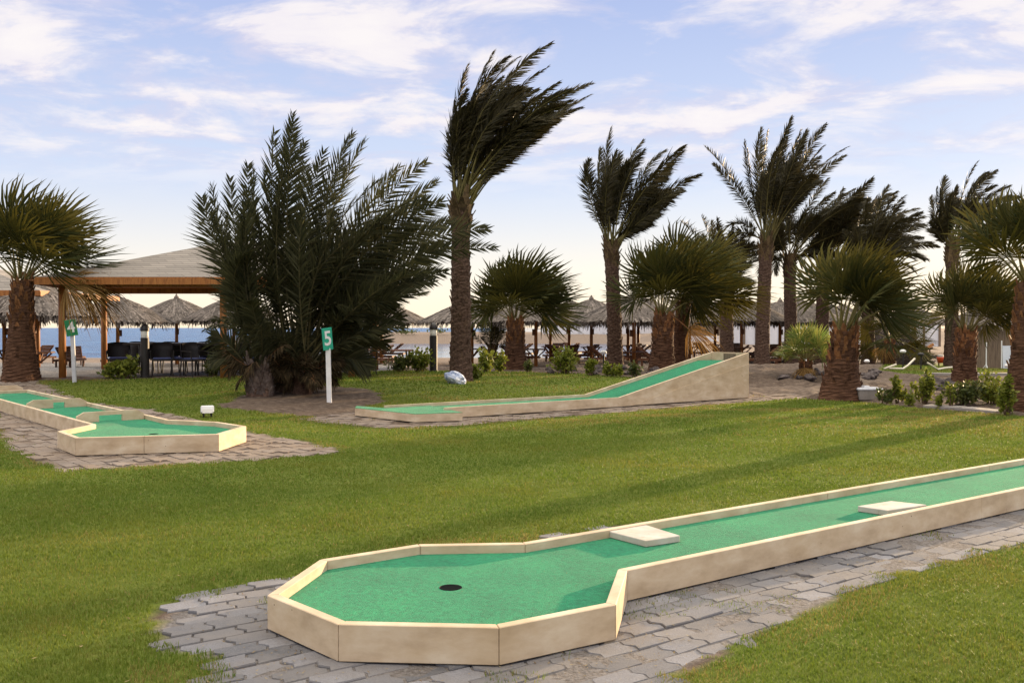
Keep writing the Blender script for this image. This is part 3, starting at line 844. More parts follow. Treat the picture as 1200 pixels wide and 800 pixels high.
def date_palm(label, bx, by, Y, top, width, tips, n, lleaf=.42, w=.028, wind=(.35, .05, 0), depth=.55, smin=.6, npairs=72, seed=1, leafm='datewarm', rr=.024, nboots=110, vee=22, droop=.1, extra=(), fl=.3, group='windblown date palms', face=.55):
    """tips: list of ((tip px,py),(control px,py)) from left to right round the crown"""
    b0 = gx(bx, Y) if by is None else ong(bx, by)
    Y = b0.y
    t3 = at(top[0], top[1], Y)
    root = thing('date_palm', label, 'palm tree', b0, 0, group)
    H = t3.z - b0.z + .06; k = Y / F
    lean = (t3.x - b0.x, 0)
    mb = MB(); cen, rad = palm_trunk(mb, H, width / 2, width / 2 * .86, lean, fl, .4, .07, .13, seed)
    boots(mb, cen, rad, .05, .98, nboots, .17, seed, 0, .28)
    boots(mb, cen, rad, .84, 1.02, 34, .36, seed + 5, 1, .42)
    mb.build('trunk', [M['trunk'], M['darkboot']], root)
    c0 = cen(1.0)
    RR = np.random.default_rng(seed + 40)
    mb = MB()
    tp = []
    for (tx, ty), (cx, cy) in tips:
        p = at(tx, ty, Y) - b0; q = at(cx, cy, Y) - b0; tp.append((np.array(p), np.array(q)))
    ex = [(np.array(at(*a, Y) - b0), np.array(at(*c, Y) - b0)) for a, c in extra]
    K = len(tp)
    for i in range(n + len(ex)):
        if i >= n:
            tip, ctl = ex[i - n]
            frond(mb, np.array(c0), ctl, tip, lleaf * .9, npairs, w, np.array(wind) * .6, .25, rr, vee, droop, face=face)
            continue
        if i < K: u = i; s_ = 1.0; dy = RR.uniform(-.35, .35)
        else:
            u = RR.uniform(0, K - 1); s_ = RR.uniform(smin, .97); dy = RR.uniform(-1, 1)
        i0 = min(int(u), K - 2); f = u - i0
        tip = tp[i0][0] * (1 - f) + tp[i0 + 1][0] * f; ctl = tp[i0][1] * (1 - f) + tp[i0 + 1][1] * f
        c_ = np.array(c0); tip = c_ + (tip - c_) * s_; ctl = c_ + (ctl - c_) * (s_ * .5 + .5) * RR.uniform(.85, 1.1)
        Ln = np.linalg.norm(tip - c_)
        tip = tip + np.array([0, dy * depth * Ln, 0]); ctl = ctl + np.array([0, dy * depth * .55 * Ln, 0])
        a = RR.uniform(0, 2 * PI)
        p0 = c_ + np.array([math.cos(a), math.sin(a), 0]) * width * .28 + np.array([0, 0, RR.uniform(-.25, .1)])
        frond(mb, p0, ctl, tip, lleaf * RR.uniform(.85, 1.15), npairs, w, np.array(wind) * RR.uniform(.6, 1.3), RR.uniform(.2, .36), rr, vee, droop, face=face)
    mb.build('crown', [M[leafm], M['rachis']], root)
    return root


def fan_leaf(mb, hub, axis_, nrm, R, K=38, spread=115, wind=(0, 0, 0), droop=.2, mi=0, cup=.25):
    hub = np.array(hub, float); a = vn(np.array(axis_, float)); nr = np.array(nrm, float); nr = vn(nr - a * (nr @ a)); s = np.cross(nr, a)
    ph = np.radians(np.linspace(-spread, spread, K) + RNG.normal(0, 1.2, K))
    d = a * np.cos(ph)[:, None] + s * np.sin(ph)[:, None]
    d = vn(d - nr * (cup * (np.abs(ph) / 2.0) ** 2)[:, None] + nr * RNG.normal(0, .06, (K, 1)))
    rl = R * (.70 + .30 * np.cos(ph * .8)) * RNG.uniform(.88, 1.08, K)
    half = math.radians(spread) / K
    side = vn(np.cross(nr, d))
    W = np.array(wind)
    rm = rl * .52; wm = rm * math.tan(half) * 1.0
    mc = hub + d * rm[:, None] + nr * (wm * .55)[:, None]
    mL = hub + d * rm[:, None] - side * wm[:, None]; mR = hub + d * rm[:, None] + side * wm[:, None]
    g_ = np.array([0, 0, -1.]) * droop
    q = hub + d * (rl * .8)[:, None] + (g_ * .25 + W * .25) * rl[:, None] * RNG.uniform(.6, 1.3, (K, 1))
    qL = q - side * (wm * .55)[:, None]; qR = q + side * (wm * .55)[:, None]
    tip = hub + d * rl[:, None] + (g_ + W) * rl[:, None] * .7 * RNG.uniform(.4, 1.4, (K, 1))
    h = np.repeat(hub[None], K, 0)
    vs = np.stack([h, mL, mc, mR, qL, qR, tip], 1).reshape(-1, 3)
    k = np.arange(K) * 7; n0 = mb.n
    mb.add(vs, np.concatenate([np.stack([k, k + 2, k + 1], -1), np.stack([k, k + 3, k + 2], -1), np.stack([k + 4, k + 5, k + 6], -1), np.stack([k + 1, k + 2, k + 4], -1), np.stack([k + 2, k + 5, k + 4], -1), np.stack([k + 2, k + 3, k + 5], -1)]), mi)


def fan_palm(label, b0, H, width, top_w, n, pet, R, lean=(0, 0), wind=(.25, .0, 0), elo=-15, ehi=85, seed=1, leafm='fan', dead=6, nboots=50, bootsz=.26, shift=(.25, 0, 0), az_range=None, flare=.45, group='fan palms', squash=1.0, K=38, dead_az=None):
    root = thing('fan_palm', label, 'palm tree', b0, 0, group)
    mb = MB(); cen, rad = palm_trunk(mb, H, width / 2 / (1 + flare), top_w / 2, lean, flare, .35 + .15 * H, .05, .085, seed, 22)
    boots(mb, cen, rad, .5, 1.0, nboots, bootsz * .8, seed, 1, .32)
    boots(mb, cen, rad, .12, .8, nboots, bootsz * .7, seed + 3, 0, .3)
    mb.build('trunk', [M['fantrunk'], M['boot']], root)
    c0 = np.array(cen(1.0)); RR = np.random.default_rng(seed + 70)
    mb = MB(); W = np.array(wind)
    for i in range(n + dead):
        isd = i >= n
        if i == n:
            if n: mb.build('crown', [M[leafm], M['rachis']], root)
            mb = MB()
        f = (i + .5) / max(n, 1)
        el = math.radians(ehi - (ehi - elo) * f ** .9) if not isd else math.radians(RR.uniform(-62, -35))
        az = i * 2.399 + RR.normal(0, .25)
        if isd and dead_az: az = dead_az[i - n]; el = math.radians(-6)
        d = np.array([math.cos(az) * math.cos(el), math.sin(az) * math.cos(el), math.sin(el) * squash])
        d = vn(d + np.array(shift) * (1 if not isd else .6))
        pl_ = pet * RR.uniform(.75, 1.15) * (1 if dead_az and isd else .6 if isd else 1); rl = R * RR.uniform(.82, 1.1) * (.75 if isd else 1)
        p0 = c0 + np.array([math.cos(az), math.sin(az), 0]) * top_w * .3 + np.array([0, 0, .12 * (1 - f)])
        hub = p0 + d * pl_ + np.array([0, 0, -.10 * pl_ * (1 - abs(d[2]))]) + W * .12 * pl_
        mid = (p0 + hub) / 2 + np.array([0, 0, .06 * pl_])
        mb.tube([Vector(p0), Vector(mid), Vector(hub)], [.026, .018, .012], 5, 1, False)
        a = vn(hub - mid)
        upv = np.array([0, 0, 1.]) * (1 if abs(a[2]) < .8 else .3) - np.array([math.cos(az), math.sin(az), 0]) * .5 * max(a[2], 0) + RR.normal(0, .25, 3) + np.array([0, RR.choice([-1, 1]) * RR.uniform(.2, 1.6), 0])
        fan_leaf(mb, hub, vn(a + W * .25), upv, rl, K, RR.uniform(95, 125) if not isd else 80, W * (.5 if not isd else .3), .10 if not isd else .55, 0)
    if dead: mb.build('dead_leaves', [M['deadleaf'], M['boot']], root)
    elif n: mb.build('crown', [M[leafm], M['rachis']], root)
    return root


# tall windblown date palms
date_palm('tallest windblown date palm, its grey trunk rising beside the blue and white stone', 540, 446, None, (540, 243), .48,
          [((532, 118), (522, 170)), ((548, 80), (520, 150)), ((578, 62), (528, 130)), ((608, 62), (538, 110)), ((645, 56), (560, 96)), ((640, 84), (566, 120)), ((655, 96), (575, 140)), ((692, 103), (610, 120)), ((690, 113), (600, 160)), ((640, 150), (585, 185))],
          60, .44, .032, (.40, .05, .06), .30, .62, 88, 3, droop=.06)
date_palm('slim windblown date palm standing alone left of the bushy fan palm by the ramp lane', 721, None, 30, (716, 292), .48,
          [((703, 175), (700, 240)), ((714, 155), (698, 220)), ((728, 178), (712, 230)), ((755, 162), (718, 210)), ((780, 176), (735, 205)), ((802, 176), (760, 215)), ((820, 205), (770, 222)), ((800, 225), (760, 235)), ((760, 262), (740, 262))],
          46, .52, .036, (.30, .05, .02), .35, .55, 76, 12, droop=.12, extra=[((690, 188), (680, 225)), ((687, 205), (690, 215))])
date_palm('tall windblown date palm with two long fronds blown out to its left', 893, None, 38, (898, 285), .58,
          [((893, 150), (882, 210)), ((905, 150), (892, 210)), ((922, 142), (905, 190)), ((936, 155), (915, 210)), ((962, 150), (935, 185)), ((1002, 168), (955, 190)), ((960, 205), (930, 225))],
          48, .5, .040, (.25, .05, .05), .5, .5, 76, 22, droop=.12, extra=[((826, 172), (866, 208)), ((836, 192), (872, 228)), ((873, 165), (874, 215)), ((876, 175), (880, 225)), ((850, 268), (872, 250)), ((862, 300), (870, 262)), ((846, 290), (868, 258))])
date_palm('date palm with dark crown close to the right of the two-fronded tall palm', 927, None, 42, (925, 305), .58,
          [((880, 300), (900, 272)), ((905, 250), (905, 270)), ((935, 222), (922, 260)), ((965, 212), (938, 245)), ((1000, 222), (955, 240)), ((1025, 240), (975, 250)), ((1020, 275), (975, 268)), ((990, 310), (960, 285)), ((895, 330), (895, 290))],
          46, .52, .044, (.25, .05, 0), .6, .5, 66, 32, droop=.2)
date_palm('date palm behind the bright young fan palm, its crown merging with its neighbour', 963, None, 42, (965, 318), .62,
          [((955, 250), (955, 280)), ((985, 222), (970, 260)), ((1015, 212), (985, 245)), ((1050, 225), (1005, 245)), ((1075, 245), (1020, 258)), ((1065, 285), (1020, 278)), ((1020, 320), (1000, 290))],
          42, .55, .048, (.25, .05, 0), .6, .5, 62, 42, droop=.2)
date_palm('date palm with a pale grey trunk just right of the thick-based fan palm', 1018, None, 40, (1016, 318), .54,
          [((990, 270), (1000, 290)), ((1010, 235), (1008, 270)), ((1040, 218), (1022, 255)), ((1070, 226), (1040, 248)), ((1092, 252), (1052, 262)), ((1094, 290), (1055, 278)), ((1070, 320), (1045, 295))],
          40, .5, .044, (.28, .05, 0), .6, .5, 64, 52, droop=.2)
date_palm('windblown date palm behind the pair of fan palms near the right edge', 1115, None, 37, (1116, 290), .52,
          [((1088, 262), (1100, 270)), ((1098, 220), (1098, 255)), ((1112, 205), (1104, 245)), ((1140, 192), (1118, 225)), ((1168, 200), (1135, 220)), ((1192, 232), (1150, 232)), ((1188, 262), (1148, 255)), ((1165, 285), (1140, 272))],
          42, .45, .040, (.38, .05, .05), .45, .5, 70, 62, droop=.1)
date_palm('low date palm whose grey trunk stands right behind the ramp end', 852, None, 40, (851, 338), .58,
          [((795, 262), (825, 285)), ((820, 255), (835, 290)), ((838, 258), (842, 295)), ((858, 262), (852, 295)), ((885, 268), (868, 292)), ((895, 300), (872, 305)), ((880, 335), (868, 320)), ((805, 300), (830, 310))],
          34, .5, .044, (.3, .05, 0), .7, .5, 58, 72, droop=.15)
date_palm('young feathery date palm behind the trunk of the tallest palm', 577, 429, None, (577, 412), .34,
          [((556, 352), (562, 385)), ((566, 338), (568, 375)), ((578, 332), (576, 375)), ((590, 345), (586, 380)), ((600, 362), (590, 388)), ((548, 385), (560, 395)), ((606, 392), (592, 400))],
          24, .34, .022, (.12, 0, 0), .8, .5, 60, 82, 'date', .014, 24)

# the big clump of young date palm
b0 = gx(338, ong(338, 471).y + 1.1)
root = thing('date_palm', 'huge bushy clump of dark date palm fronds beside the number 5 sign', 'palm tree', b0)
Yc = b0.y; mb = MB()
stems = []
for (sx, sy, top, wd) in ((309, 472, 432, .5), (352, 470, 440, .42), (334, 468, 430, .6)):
    q = at(sx, sy, Yc) - b0; q.z = 0; q.y = {309: -.25, 352: .1, 334: .5}[sx]
    Hs = (at(sx, top, Yc) - b0).z
    sub = MB(); cen, rad = palm_trunk(sub, Hs + .1, wd / 2, wd / 2 * .9, (0, 0), .1, .3, .06, .1, sx, 16)
    boots(sub, cen, rad, .0, 1.05, 90, .27, sx, 1 if sx < 320 else 0, .34)
    for v in sub.v: v += np.array(q)
    n0 = mb.n
    for arr, mi in sub.f: mb.f.append((arr + n0, mi))
    mb.v += sub.v; mb.n += sub.n
    stems.append(np.array(q) + np.array([0, 0, Hs]))
mb.build('trunk', [M['trunk'], M['stubgrey']], root)
T_ = [((241, 215), (258, 340)), ((246, 235), (268, 345)), ((262, 205), (275, 330)), ((290, 196), (290, 320)), ((300, 200), (296, 330)), ((325, 160), (312, 300)), ((347, 137), (318, 290)), ((352, 150), (330, 280)), ((378, 178), (345, 290)), ((410, 156), (352, 270)), ((432, 170), (365, 270)), ((462, 190), (380, 280)), ((500, 192), (395, 262)), ((512, 215), (410, 275)), ((520, 240), (415, 285)), ((528, 262), (425, 300)), ((580, 288), (440, 280)), ((570, 265), (450, 262)), ((525, 290), (430, 310)), ((522, 318), (430, 330)), ((500, 345), (425, 345)), ((470, 372), (410, 370)), ((452, 402), (405, 385)), ((432, 432), (400, 400))]
tp = [(np.array(at(a, b_, Yc) - b0), np.array(at(c, d, Yc) - b0)) for (a, b_), (c, d) in T_]
mb = MB(); RR = np.random.default_rng(5)
for i in range(72):
    K = len(tp)
    if i < K: u, s_, dy = i, 1.0, RR.uniform(-.3, .3)
    else: u, s_, dy = RR.uniform(0, K - 1), RR.uniform(.45, .97), RR.uniform(-.7, 1)
    i0 = min(int(u), K - 2); f = u - i0
    tip = tp[i0][0] * (1 - f) + tp[i0 + 1][0] * f; ctl = tp[i0][1] * (1 - f) + tp[i0 + 1][1] * f
    st = stems[0] if (u < 4.5 and RR.random() < .7) else stems[RR.integers(1, 3)]
    p0 = st + np.array([RR.uniform(-.2, .2), RR.uniform(-.2, .2), RR.uniform(-.2, .15)])
    tip = p0 + (tip - p0) * s_; ctl = p0 + (ctl - p0) * (.5 + .5 * s_)
    Ln = np.linalg.norm(tip - p0)
    tip = tip + np.array([0, dy * .5 * Ln, 0]); ctl = ctl + np.array([0, dy * .22 * Ln, 0])
    if i >= K: tip = tip + RR.normal(0, .22, 3); ctl = ctl + RR.normal(0, .22, 3)
    frond(mb, p0, ctl, tip, (.60 * RR.uniform(.85, 1.1)), 74, .037, (.10, 0, 0), RR.uniform(.2, .3), .024, 16, .06, mi=0, face=(.72 if i < K else RR.uniform(0, .7)), a0=62, a1=32)
for i in range(26):      # short young fronds filling the foot of the clump
    st = stems[RR.integers(0, 3)]; a = RR.uniform(-PI, PI); L_ = RR.uniform(1.1, 2.2)
    p0 = st + np.array([RR.uniform(-.2, .2), 0, RR.uniform(-.3, .1)])
    ctl = p0 + np.array([math.cos(a) * L_ * .3, math.sin(a) * L_ * .3 + .1, L_ * .55]); tip = p0 + np.array([math.cos(a) * L_ * .75 + .1, math.sin(a) * L_ * .5 + .15, L_ * RR.uniform(.1, .75)])
    frond(mb, p0, ctl, tip, .46 * RR.uniform(.8, 1.1), 60, .032, (.05, 0, -.15), .12, .02, 14, .15, mi=0, face=.5)
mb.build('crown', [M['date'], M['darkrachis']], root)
mb = MB()   # dry broken fronds hanging low round the stems
for i in range(44):
    st = stems[RR.integers(0, 3) if i < 16 else 1]; a = RR.uniform(-PI, PI)
    if i % 5 < 4: a = RR.uniform(-PI * .95, -PI * .05)
    p0 = st + np.array([0, 0, RR.uniform(-.3, 0)]); L_ = RR.uniform(.7, 1.3)
    ctl = p0 + np.array([math.cos(a) * L_ * .45, math.sin(a) * L_ * .3, RR.uniform(.1, .5)])
    tip = p0 + np.array([math.cos(a) * L_ * .8, math.sin(a) * L_ * .5, 0]); tip[2] = RR.uniform(.1, 1.0)
    frond(mb, p0, ctl, tip, .34, 44, .022, (0, 0, -.3), .2, .018, 10, .3)
M['drydate'] = leafmat('dry_date_leaflet', [(.028, .022, .012), (.05, .036, .019), (.10, .068, .034)], .2, .8, .1)
mb.build('dry_fronds', [M['drydate'], M['boot']], root)

# fan palms
fan_palm('fan palm with thick ragged trunk at the left edge beside the pavilion', ong(25, 445), 2.45, .92, .44, 19, 1.05, 1.30, (.05, 0), (.42, 0, .05), 18, 88, 4, dead=3, dead_az=[-.15, .1, .4], nboots=70, shift=(.2, 0, .12))
fan_palm('fan palm with short stepped trunk just right of the tallest palm', ong(604, 433), 1.50, .78, .42, 18, .85, 1.30, (0, 0), (.38, 0, .05), 12, 88, 9, dead=0, nboots=50, shift=(.12, 0, .1))
b_ = gx(776, 26.5)
fan_palm('bushy fan palm with broad dark trunk rising behind the ramp lane', b_, 1.65, .86, .48, 18, .95, 1.42, (.05, 0), (.45, 0, .05), 20, 88, 14, dead=1, nboots=70, shift=(.25, 0, .1))
b_ = gx(797, 28.5)
fan_palm('fan palm with plain reddish trunk crowded against the right of the broad dark trunk', b_, 2.1, .52, .42, 22, 1.1, 1.3, (.1, 0), (.4, 0, .0), 5, 80, 19, dead=1, nboots=24, shift=(.35, 0, .05), flare=.2)
fan_palm('thick-based fan palm with the widest trunk, at the lawn edge right of the ramp', ong(985, 467), 1.50, .98, .44, 17, .85, 1.12, (.1, 0), (.42, 0, .06), 28, 89, 24, dead=0, nboots=54, bootsz=.3, shift=(.34, 0, .22))
fan_palm('fan palm with orange leaf stubs behind the low shrubs, second trunk from the right edge', ong(1130, 453), 1.45, .72, .42, 17, .85, 1.18, (.05, 0), (.40, 0, .05), 20, 88, 29, dead=0, nboots=54, bootsz=.26, shift=(.15, 0, .1))
fan_palm('tall fan palm cut by the right edge of the picture, last trunk on the right', ong(1198, 484), 2.35, .6, .36, 14, .9, .95, (.1, 0), (.25, 0, .04), 26, 88, 34, dead=0, nboots=46, bootsz=.24, shift=(-.05, 0, .1), flare=.3)
fan_palm('small bright green young fan palm on the bare bank', ong(944, 442), .5, .36, .3, 20, .48, .62, (0, 0), (.10, 0, .02), 5, 88, 39, 'fanyoung', 1, 16, .16, (.05, 0, .15), flare=.3, K=30)
fan_palm('thin short fan palm on the sand between the thick-based palm and the red bin', gx(1043, 38), 1.35, .6, .36, 20, .9, 1.0, (0, 0), (.2, 0, 0), -30, 70, 44, dead=1, nboots=20, shift=(.1, 0, 0), flare=.5)

# ------------------------------------------------------------------ pavilions
def pavilion(shift=0):
    root = thing('pavilion', 'open wooden pavilion with shingled hip roof on orange posts beside the dark bushy palm', 'pavilion', (0, 0, 0))
    fl, fr = at(41, 327, 22.5), at(447, 327, 22.5)
    ze = fl.z; yf, yb = 22.5, 28.4; xl, xr = fl.x, fr.x + .1
    bl, brr = Vector((xl - 1.2, yb, ze)), Vector((xr + .1, yb, ze)); f0, f1 = Vector((xl, yf, ze)), Vector((xr, yf, ze))
    ap0 = at(262, 286, 25.3); ap1 = ap0 + Vector((.9, 0, 0))
    th = Vector((0, 0, .05))
    mb = MB()
    vs = [f0, f1, brr, bl, ap0, ap1]
    mb.add([v + th for v in vs] + vs, [(0, 1, 5, 4), (1, 2, 5), (2, 3, 4, 5), (3, 0, 4)][:1], 0)
    mb.f.append((np.array([(2, 3, 4, 5)]), 0)); mb.f.append((np.array([(1, 2, 5), (3, 0, 4)]), 0))
    mb.f.append((np.array([(10, 11, 7, 6), (11, 10, 9, 8)]), 1)); mb.f.append((np.array([(11, 8, 7), (10, 6, 9)]), 1))
    mb.f.append((np.array([(6, 7, 1, 0), (7, 8, 2, 1), (8, 9, 3, 2), (9, 6, 0, 3)]), 1))
    mb.build('roof', [M['shingle'], M['wood']], root)
    for nm, p, q in (('fascia', f0, f1), ('fascia', f1, brr), ('fascia', brr, bl), ('fascia', bl, f0)):
        mb = MB(); mb.beam(p + Vector((0, 0, -.06)), q + Vector((0, 0, -.06)), .04, .14); mb.build(nm, M['wood'], root)
    zb = ze - .16
    pf = [Vector((at(px, 400, 23).x, 23, 0)) for px in (73, 262, 412)]
    pb = [Vector((at(122, 400, 27.6).x, 27.6, 0)), Vector((at(440, 400, 27.6).x, 27.6, 0))]
    for p in pf + pb:
        z0 = float(gz(p.x, p.y)) - .03
        mb = MB(); mb.tube([(p.x, p.y, z0), (p.x, p.y, zb)], .085, 14); mb.build('post', M['wood'], root, smooth=True)
    for p, q in ((pf[0], pf[2]), (pb[0], pb[1]), (pf[0], pb[0]), (pf[2], pb[1])):
        mb = MB(); mb.beam((p.x, p.y, zb + .07), (q.x, q.y, zb + .07), .10, .15); mb.build('beam', M['wood'], root)
    for k in range(1, 6):
        t = k / 6
        a = f0.lerp(f1, t) + Vector((0, .05, -.03)); b_ = ap0.lerp(ap1, t) + Vector((0, 0, -.05))
        mb = MB(); mb.beam(a, b_, .05, .09); mb.build('rafter', M['wood'], root)
    return root
pav = pavilion()
pav2 = copy_tree(pav); pav2.location = (-12.3, 8.0, 0)
for ch in list(pav2.children):
    if ch.name.startswith('post') and max(v.co.x for v in ch.data.vertices) > -6: bpy.data.objects.remove(ch)
pav2['label'] = 'second wooden pavilion, only its beam ends showing at the far left behind the palm'

# ------------------------------------------------------------------ thatched umbrellas
def umbrella():
    root = thing('thatched_umbrella', 'x', 'beach umbrella', (0, 0, 0), 0, 'thatched umbrellas on the beach')
    R_, ze, za = 2.4, 2.05, 3.14
    rr = random.Random(4)
    prof = [(R_ * t, za - (za - ze) * (t ** 1.18)) for t in (0.02, .12, .25, .4, .55, .7, .85, 1.0)]
    mb = MB(); n = 40; vs = []
    for r, z in prof:
        for k in range(n):
            a = 2 * PI * k / n; j = rr.gauss(0, .018)
            vs.append(((r + j) * math.cos(a), (r + j) * math.sin(a), z + rr.gauss(0, .02)))
    fs = [(i * n + k, (i + 1) * n + k, (i + 1) * n + (k + 1) % n, i * n + (k + 1) % n) for i in range(len(prof) - 1) for k in range(n)]
    mb.add(vs, fs)
    def surf(a, t): r = R_ * t; return Vector((r * math.cos(a), r * math.sin(a), za - (za - ze) * (max(t, 0) ** 1.18)))
    for i in range(900):
        a = rr.uniform(0, 2 * PI); t0 = math.sqrt(rr.uniform(0.0, .95)); ln = rr.uniform(.18, .38); a2 = a + rr.gauss(0, .05)
        p = surf(a, t0) + Vector((0, 0, rr.uniform(.0, .05))); q = surf(a2, min(t0 + ln, 1.06)) + Vector((0, 0, rr.uniform(.0, .05)))
        s_ = Vector((-math.sin(a), math.cos(a), 0)) * rr.uniform(.02, .05)
        mb.add([p - s_, p + s_, q + s_ * .6, q - s_ * .6], [(0, 1, 2, 3)])
    for i in range(520):
        a = rr.uniform(0, 2 * PI); p = surf(a, rr.uniform(.86, 1.0)) + Vector((0, 0, -.02))
        dr = rr.uniform(.08, .30) * (1.5 if math.sin(a * 5 + 1) > .7 else 1)
        q = p + Vector((math.cos(a) * .10, math.sin(a) * .10, -dr)); s_ = Vector((-math.sin(a), math.cos(a), 0)) * rr.uniform(.015, .04)
        mb.add([p - s_, p + s_, q + s_ * .3, q - s_ * .5], [(0, 1, 2, 3)])
    mb.lathe([(.13, za - .05), (.12, za + .05), (.05, za + .13), (.03, za + .2)], 10)
    mb.build('thatch', M['thatch'], root)
    mb = MB(); mb.tube([(0, 0, -.1), (0, 0, 1.2), (0, 0, za - .1)], [.085, .08, .07], 10); mb.build('post', M['wood'], root, smooth=True)
    mb = MB()
    for k in range(8):
        a = k * PI / 4; mb.beam(surf(a, .05) + Vector((0, 0, -.08)), surf(a, .95) + Vector((0, 0, -.06)), .05, .05)
    mb.build('roof_frame', M['brownwood'], root)
    mb = MB(); mb.lathe([(.0, .80), (.52, .80), (.52, .755), (.0, .755)], 8); mb.build('table_top', M['brownwood'], root)
    for k in range(4):
        a = k * PI / 2 + .4
        mb = MB(); mb.beam((math.cos(a) * .08, math.sin(a) * .08, .42), (math.cos(a) * .44, math.sin(a) * .44, .75), .05, .05); mb.build('brace', M['brownwood'], root)
    mb = MB(); mb.box((.10, -.03, 1.55), (.10, .14, .28)); mb.build('post_box', M['brownwood'], root)
    return root
UMB = [(5, 346, 'thatched umbrella half hidden behind the fan palm trunk at the left edge'),
       (44, 337, 'largest thatched umbrella of the left row, between the fan palm and the number 4 sign'),
       (138, 347, 'thatched umbrella seen under the pavilion roof right of the number 4 sign'),
       (207, 351, 'thatched umbrella seen through the middle of the pavilion behind the long table'),
       (274, 350, 'thatched umbrella directly behind the pavilion post beside the bushy palm'),
       (447, 352, 'thatched umbrella right of the bushy palm, near the picnic table and black bollard'),
       (437, 355, 'thatched umbrella hidden behind another just right of the bushy palm, its post middle of three'),
       (429, 355.5, 'thatched umbrella whose post is leftmost of three right of the bushy palm'),
       (553, 350, 'thatched umbrella half hidden by the trunk of the tallest palm'),
       (628, 349, 'thatched umbrella behind the short stepped fan palm, with the thickest post'),
       (645, 353.5, 'thatched umbrella with a table on its post, second right of the short stepped fan palm'),
       (667, 354, 'thatched umbrella in front of the white wall, third right of the short stepped fan palm'),
       (693, 352, 'thatched umbrella left of the slim lone date palm'),
       (743, 345, 'broad thatched umbrella just right of the slim lone date palm'),
       (736, 354.5, 'thatched umbrella behind the broad one, its post on the left'),
       (748, 355.5, 'thatched umbrella behind the broad one, its post on the right'),
       (808, 352, 'thatched umbrella behind the reddish trunk above the ramp'),
       (838, 356, 'thatched umbrella left of the grey trunk behind the ramp end'),
       (869, 351, 'thatched umbrella right of the grey trunk behind the ramp end'),
       (914, 353, 'thatched umbrella with pointed cap between two tall date palms'),
       (952, 357, 'thatched umbrella between the bright young palm and the thick-based fan palm'),
       (985, 359, 'far thatched umbrella hidden behind the thick-based fan palm'),
       (1010, 360, 'far thatched umbrella behind the pale grey date palm trunk'),
       (893, 354, 'thatched umbrella directly behind the two-fronded tall palm trunk'),
       (935, 353, 'thatched umbrella just left of the bright young palm, behind the second tall trunk'),
       (968, 355, 'thatched umbrella just right of the bright young palm'),
       (1072, 361, 'rightmost standing thatched umbrella, before the far white wall')]
proto = umbrella()
for i, (px, py, lab) in enumerate(UMB):
    o = proto if i == 0 else copy_tree(proto)
    Yd = 1490 / (384 - py)
    if px < 690: Yd = min(Yd, 58)
    p = gx(px, Yd); o.location = p; o.rotation_euler = (0, 0, random.uniform(0, 6.28)); o['label'] = lab
    k = random.uniform(.97, 1.04); o.scale = (k, k, random.uniform(.97, 1.03))
o = copy_tree(proto); o.location = gx(1092, 46) + Vector((0, 0, .9)); o.rotation_euler = (0, math.radians(-118), math.radians(10)); o.scale = (.9, .9, .8)
o['label'] = 'toppled thatched umbrella lying on its side by the red bin'

# ------------------------------------------------------------------ loungers
def lounger():
    root = thing('sun_lounger', 'x', 'sun lounger', (0, 0, 0), 0, 'wooden sun loungers on the beach')
    wd = .68
    mb = MB()
    for s_ in (-1, 1): mb.beam((0, s_ * wd / 2, .32), (1.95, s_ * wd / 2, .32), .05, .09)
    mb.beam((0.03, -wd / 2, .32), (.03, wd / 2, .32), .05, .08); mb.beam((1.92, -wd / 2, .32), (1.92, wd / 2, .32), .05, .08)
    for k in range(9): mb.box((.80 + k * .125, 0, .375), (.085, wd, .022))
    mb.build('frame', M['brownwood'], root)
    mb = MB(); el = math.radians(38); dx, dz = -math.cos(el), math.sin(el)
    for s_ in (-1, 1): mb.beam((.74, s_ * (wd / 2 - .06), .36), (.74 + dx * .8, s_ * (wd / 2 - .06), .36 + dz * .8), .045, .05)
    R_ = Matrix.Rotation(el, 3, 'Y')
    for k in range(7):
        s_ = .07 + k * .118; mb.box((.74 + dx * s_ + .02, 0, .36 + dz * s_ + .03), (.085, wd - .04, .022), R_)
    mb.build('backrest', M['brownwood'], root)
    for x in (.18, 1.72):
        for s_ in (-1, 1):
            mb = MB(); mb.box((x, s_ * (wd / 2 - .04), .14), (.08, .06, .32)); mb.build('leg', M['brownwood'], root)
    return root
